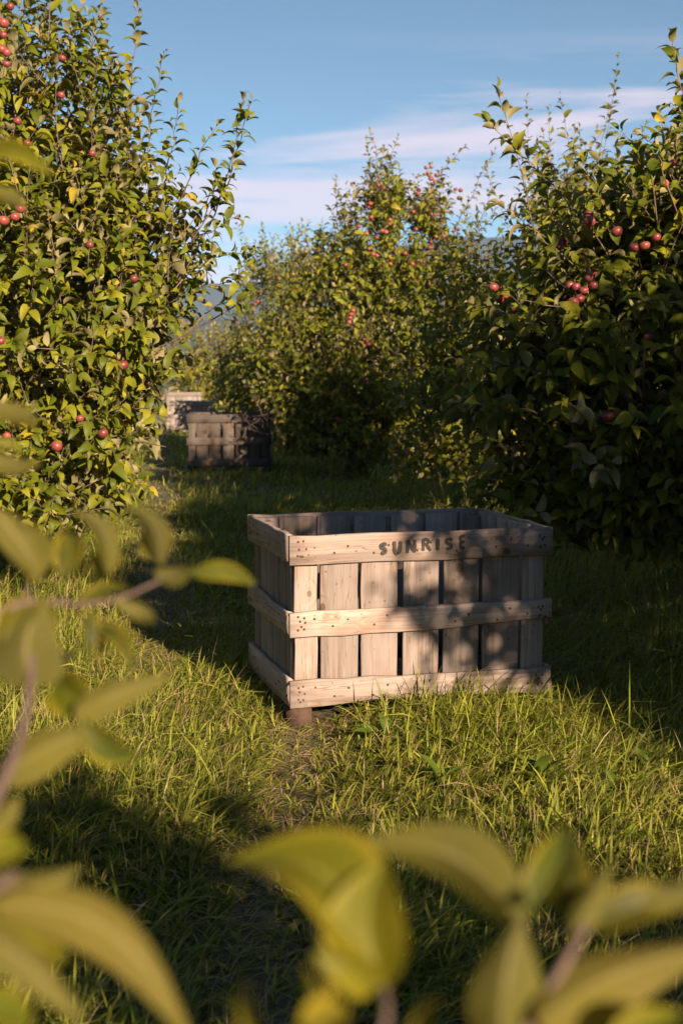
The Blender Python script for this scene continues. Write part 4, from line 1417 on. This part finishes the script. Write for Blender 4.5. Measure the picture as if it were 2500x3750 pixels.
# ------------------------------------------------------------------ branches right in front of the camera
def near_leaf(bx, by, tx, ty, Yb, Yt, width, roll, face, arch, bend, tint, parent, ob, seed):
    """a single leaf between base and tip; roll tips it out of the plane facing the camera, face u shows its pale underside"""
    rng = np.random.default_rng(seed)
    B, Tp = W(bx, by, Yb), W(tx, ty, Yt)
    a = Tp - B
    L = np.linalg.norm(a)
    a = a/L
    view = unit((B + Tp)/2 - np.array([0, 0, CAMH]))
    s_ = unit(np.cross(a, view))
    n = np.cross(s_, a)                     # towards the camera or away
    if n @ view > 0:
        n = -n
        s_ = -s_
    c, q = math.cos(math.radians(roll)), math.sin(math.radians(roll))
    s2 = s_*c + n*q
    n2 = n*c - s_*q
    up = n2 if face == 't' else -n2
    side = np.cross(a, up)
    nu, nv = 18, 8
    V, UV = [], []
    ph = rng.uniform(0, 6.28, 3)
    for i in range(nu + 1):
        t = i/nu
        wv = 0.90*width*L*0.5*(math.sin(math.pi*min(1, t**0.78))**0.8)*(1 - 0.18*t) + 0.0008
        wv *= 1 + 0.025*math.sin(t*60 + ph[0])*(0 < i < nu)
        ctr = B + a*L*t + s2*bend*L*math.sin(math.pi*t) + up*arch*L*(math.sin(math.pi*t))
        for j in range(nv + 1):
            v = 2*j/nv - 1
            wave = 0.05*math.sin(t*9 + ph[1] + (1.3 if v > 0 else 0))*abs(v)**2
            V.append(ctr + side*wv*v*(0.96) + up*wv*(0.52*abs(v)**1.3 + wave))
            UV.append((v, t))
    T = []
    for i in range(nu):
        for j in range(nv):
            p = i*(nv + 1) + j
            T += [(p, p + 1, p + nv + 2), (p, p + nv + 2, p + nv + 1)]
    V = np.array(V) - ob
    me = mesh_tris('leaf', V, T, np.broadcast_to(np.array(tint), (len(V), 3)), np.array(UV), mats=[M_NEARLEAF])
    return link('leaf', me, parent)
def near_stem(pts, r0, r1, parent, ob, name='branch'):
    P = np.array([W(x, y, Y) if len((x, y, Y)) == 3 else None for (x, y, Y) in pts])
    d = np.concatenate([[0], np.cumsum(np.linalg.norm(np.diff(P, axis=0), axis=1))])
    t = np.linspace(0, d[-1], 14)
    Q = np.stack([np.interp(t, d, P[:, i]) for i in range(3)], 1)
    for _ in range(2):
        Q[1:-1] = (Q[:-2] + 2*Q[1:-1] + Q[2:])/4
    V, T = tube(Q - ob, np.linspace(r0, r1, 14)*0.65, 9)
    return link(name, mesh_tris(name, V, T, mats=[M_TWIG]), parent)
G1, G2, G3, G4, G5 = (0.045, 0.075, 0.008), (0.09, 0.12, 0.008), (0.14, 0.15, 0.010), (0.22, 0.18, 0.014), (0.022, 0.038, 0.008)  # the darkest tints also carry the shade lying on some leaves

def near_tree(base, seed, label, limbs, leaves, lobes, n, lean=(0, 0)):
    t = Tree(base, seed)
    t.lobes(lobes, n)
    t.skeleton(6, 0.55, 0.06, lean)
    t.grow(leaf=0.10, lmin=0.2, lmax=0.4, spacing=0.034)
    root = t.finish('apple_tree', label, nparts=0, keep_out=True, detail='lo')
    ob = np.array(base, float)
    for k, (pts, r0, r1) in enumerate(limbs):
        near_stem(pts, r0, r1, root, ob)
        # limb from the trunk to the start of the sprig
        q = ob + np.array([lean[0], lean[1], 0.5])
        e = W(*pts[0])
        V, T = tube(bez(q, (q + e)/2 + [0, 0, -0.12], e, 10) - ob, np.linspace(0.024, r0, 10), 7)
        link('branch', mesh_tris('branch', V, T, mats=[M_BARK]), root)
    for i, lf in enumerate(leaves):
        near_leaf(*lf, root, ob, seed*50 + i)
    return root
LEFT_LIMBS = [
    ([(-60, 1930, .80), (10, 1800, .84), (50, 1690, .90), (72, 1590, .95), (76, 1480, 1.0), (66, 1380, 1.05), (60, 1340, 1.06)], .0060, .0030),
    ([(-40, 1420, 1.0), (60, 1375, 1.02), (200, 1392, 1.08), (300, 1372, 1.12), (372, 1325, 1.15), (440, 1318, 1.18)], .0036, .0016),
    ([(-120, 2130, .62), (-30, 2050, .64), (40, 2010, .66)], .005, .003),
    ([(-90, 420, 1.25), (-20, 405, 1.25)], .004, .002),
    ([(-90, 1000, 1.15), (-10, 1010, 1.15)], .004, .002),
]
LEFT_LEAVES = [
    # bx, by, tx, ty, Yb, Yt, width, roll, face, arch, bend, tint
    (74, 1570, 96, 1372, .96, 1.02, .78, 8, 'u', .05, -.10, G2),
    (80, 1565, 150, 1500, .98, 1.05, .55, 40, 't', .08, .05, G1),
    (170, 1642, 398, 1548, .94, .98, .34, 15, 'u', .10, -.06, G3),
    (205, 1640, 128, 1562, .96, 1.0, .70, 10, 't', .05, .0, G2),
    (4, 1792, 250, 1668, .86, .90, .46, 18, 'u', .16, -.14, G3),
    (190, 1655, 325, 1735, .90, .92, .50, -20, 't', .14, .10, G1),
    (-20, 1900, 46, 1830, .82, .84, .62, 10, 'u', .05, .05, G2),
    (60, 1345, 40, 1190, 1.05, 1.02, .45, 25, 'u', .12, .14, G3),
    (-30, 1160, 92, 1335, 1.02, 1.0, .40, 15, 'u', .12, -.10, G3),
    (252, 1322, 160, 1172, 1.10, 1.08, .36, 15, 'u', .10, .18, G1),
    (230, 1330, 262, 1258, 1.12, 1.16, .60, 20, 't', .05, .0, G5),
    (370, 1300, 282, 1160, 1.16, 1.12, .32, 20, 'u', .06, .14, G1),
    (362, 1290, 345, 1195, 1.17, 1.19, .85, 10, 't', .05, .10, G5),
    (352, 1315, 446, 1300, 1.15, 1.13, .46, 20, 'u', .10, .10, G1),
    (440, 1316, 586, 1342, 1.18, 1.20, .34, 10, 't', .10, -.08, G1),
    (262, 1378, 352, 1432, 1.10, 1.08, .40, 25, 'u', .22, -.20, G2),
    (212, 1440, 306, 1540, 1.07, 1.05, .36, 10, 't', .14, -.14, G5),
    (205, 1400, 200, 1525, 1.07, 1.06, .34, 30, 't', .10, .05, G5),
    (228, 1425, 232, 1520, 1.08, 1.08, .25, 40, 't', .06, .05, G5),
    (150, 1330, 160, 1210, 1.10, 1.14, .50, 10, 't', .10, .05, G5),
    (60, 1370, -10, 1540, 1.03, 1.0, .45, 20, 't', .1, .1, G5),
    (180, 1392, 300, 1355, 1.10, 1.14, .35, 45, 't', .10, .0, G5),
    (110, 1385, 60, 1450, 1.04, 1.00, .60, 25, 't', .10, .0, G1),
    (-40, 2000, 182, 1998, .68, .72, .46, 25, 'u', .12, .10, G2),
    (-60, 1960, 60, 1945, .66, .68, .60, 10, 't', .06, .0, G2),
    (-20, 2075, 445, 2400, .62, .64, .27, 12, 'u', .12, -.20, G4),
    (-80, 2130, 195, 2348, .60, .62, .30, 20, 'u', .10, -.10, G3),
    (-70, 2120, 150, 2200, .64, .68, .50, 30, 't', .10, .05, G3),
    (-60, 2290, 70, 2350, .62, .64, .60, 10, 't', .05, .0, G2),
    (-40, 352, 122, 402, 1.25, 1.22, .30, 15, 't', .10, -.10, G3),
    (-30, 425, 52, 478, 1.24, 1.22, .38, 15, 'u', .12, -.12, G2),
    (-40, 925, 80, 982, 1.15, 1.12, .34, 15, 'u', .12, -.12, G3),
    (-50, 1040, 96, 1060, 1.12, 1.10, .32, 20, 'u', .10, .06, G3),
    (-40, 1020, 60, 1035, 1.15, 1.16, .30, 30, 't', .10, .0, G2),
    (-40, 1180, 60, 1240, 1.10, 1.10, .36, 15, 't', .10, .10, G3),
]
near_tree((-1.75, 1.25, 0.0), 71, 'apple tree whose blurred branches cross the left edge close to the camera', LEFT_LIMBS, LEFT_LEAVES,
          [(np.array([-1.75, 1.25, 1.4]), (.75, .8, .7)), (np.array([-2.1, 1.3, 2.1]), (.8, .8, .7)), (np.array([-1.5, .9, 1.0]), (.7, .6, .5))], 260, (0.1, -0.05))
RIGHT_LIMBS = [
    ([(1180, 2420, .62), (1240, 2310, .64), (1300, 2210, .66), (1338, 2145, .68), (1350, 2120, .69)], .0042, .0028),
    ([(860, 2440, .60), (890, 2330, .62), (880, 2250, .64)], .003, .002),
    ([(1150, 2430, .63), (1180, 2300, .65), (1190, 2140, .67), (1200, 2120, .67)], .0026, .0018),
]
RIGHT_LEAVES = [
    (890, 2262, 520, 1985, .63, .70, .50, -25, 't', .16, .16, G3),
    (880, 2270, 880, 1975, .63, .66, .82, 15, 't', .10, -.10, G3),
    (860, 2270, 722, 2190, .63, .62, .60, 20, 't', .10, .10, G3),
    (790, 2180, 756, 2290, .64, .62, .55, 20, 't', .10, .10, G4),
    (1206, 2140, 826, 1936, .67, .72, .42, 20, 'u', .08, .14, G2),
    (1150, 2400, 1190, 2120, .62, .66, .75, 10, 'u', .08, -.05, G2),
    (1215, 2090, 1298, 1905, .70, .74, .50, 20, 't', .10, .10, G1),
    (1290, 2110, 1300, 1925, .72, .76, .52, -15, 't', .10, .0, G5),
    (1312, 2150, 1400, 1988, .68, .70, .36, 10, 'u', .10, .0, G2),
    (1352, 2130, 1600, 2075, .69, .70, .42, 20, 't', .10, -.05, G5),
    (1235, 2350, 1640, 2170, .62, .66, .40, 20, 'u', .10, -.10, G4),
    (1480, 2070, 1620, 2020, .58, .58, .40, 20, 'u', .05, .0, G2),
    (690, 2360, 800, 2330, .56, .58, .60, 30, 't', .10, .0, G4),
    (1400, 2420, 1568, 2330, .60, .62, .50, 30, 't', .05, .0, G2),
    (640, 2440, 560, 2230, .58, .60, .50, 62, 't', .10, .10, G5),
    (700, 2420, 690, 2220, .60, .63, .45, -60, 't', .10, .05, G5),
    (960, 2440, 1010, 2290, .60, .62, .50, 55, 't', .08, .0, G5),
    (1440, 2300, 1600, 2250, .66, .70, .40, 60, 't', .08, .0, G1),
]
RB = (1.45, -0.45, 0.0)
near_tree(RB, 73, 'apple tree whose blurred leaves fill the bottom edge close to the camera', RIGHT_LIMBS, RIGHT_LEAVES,
          [(uvp(1.15, -.5, 1.45), (.40, .5, .60)), (uvp(1.65, -.6, 1.2), (.45, .5, .58)), (uvp(2.2, -.6, 1.0), (.42, .5, .58)), (uvp(2.7, -.8, .80), (.35, .5, .5))], 850)

# ------------------------------------------------------------------ air between the orchard and the hills
def build_haze():
    m = bpy.data.materials.new('thin_haze')
    m.use_nodes = True
    t = m.node_tree
    t.nodes.clear()
    o = N(t, 'ShaderNodeOutputMaterial')
    v = N(t, 'ShaderNodeVolumePrincipled')
    v.inputs['Color'].default_value = (0.45, 0.68, 1.0, 1)
    v.inputs['Density'].default_value = 1.5e-4
    v.inputs['Anisotropy'].default_value = 0.0
    t.links.new(v.outputs[0], o.inputs['Volume'])
    r, z0, z1 = 3500.0, -60.0, 300.0
    V = np.array([(x, y, z) for z in (z0, z1) for y in (-r, r) for x in (-r, r)])
    T = [(0, 2, 3), (0, 3, 1), (4, 5, 7), (4, 7, 6), (0, 1, 5), (0, 5, 4), (2, 6, 7), (2, 7, 3), (0, 4, 6), (0, 6, 2), (1, 3, 7), (1, 7, 5)]
    link('haze', mesh_tris('haze', V, T, smooth=False, mats=[m]), None, kind='stuff')
build_haze()
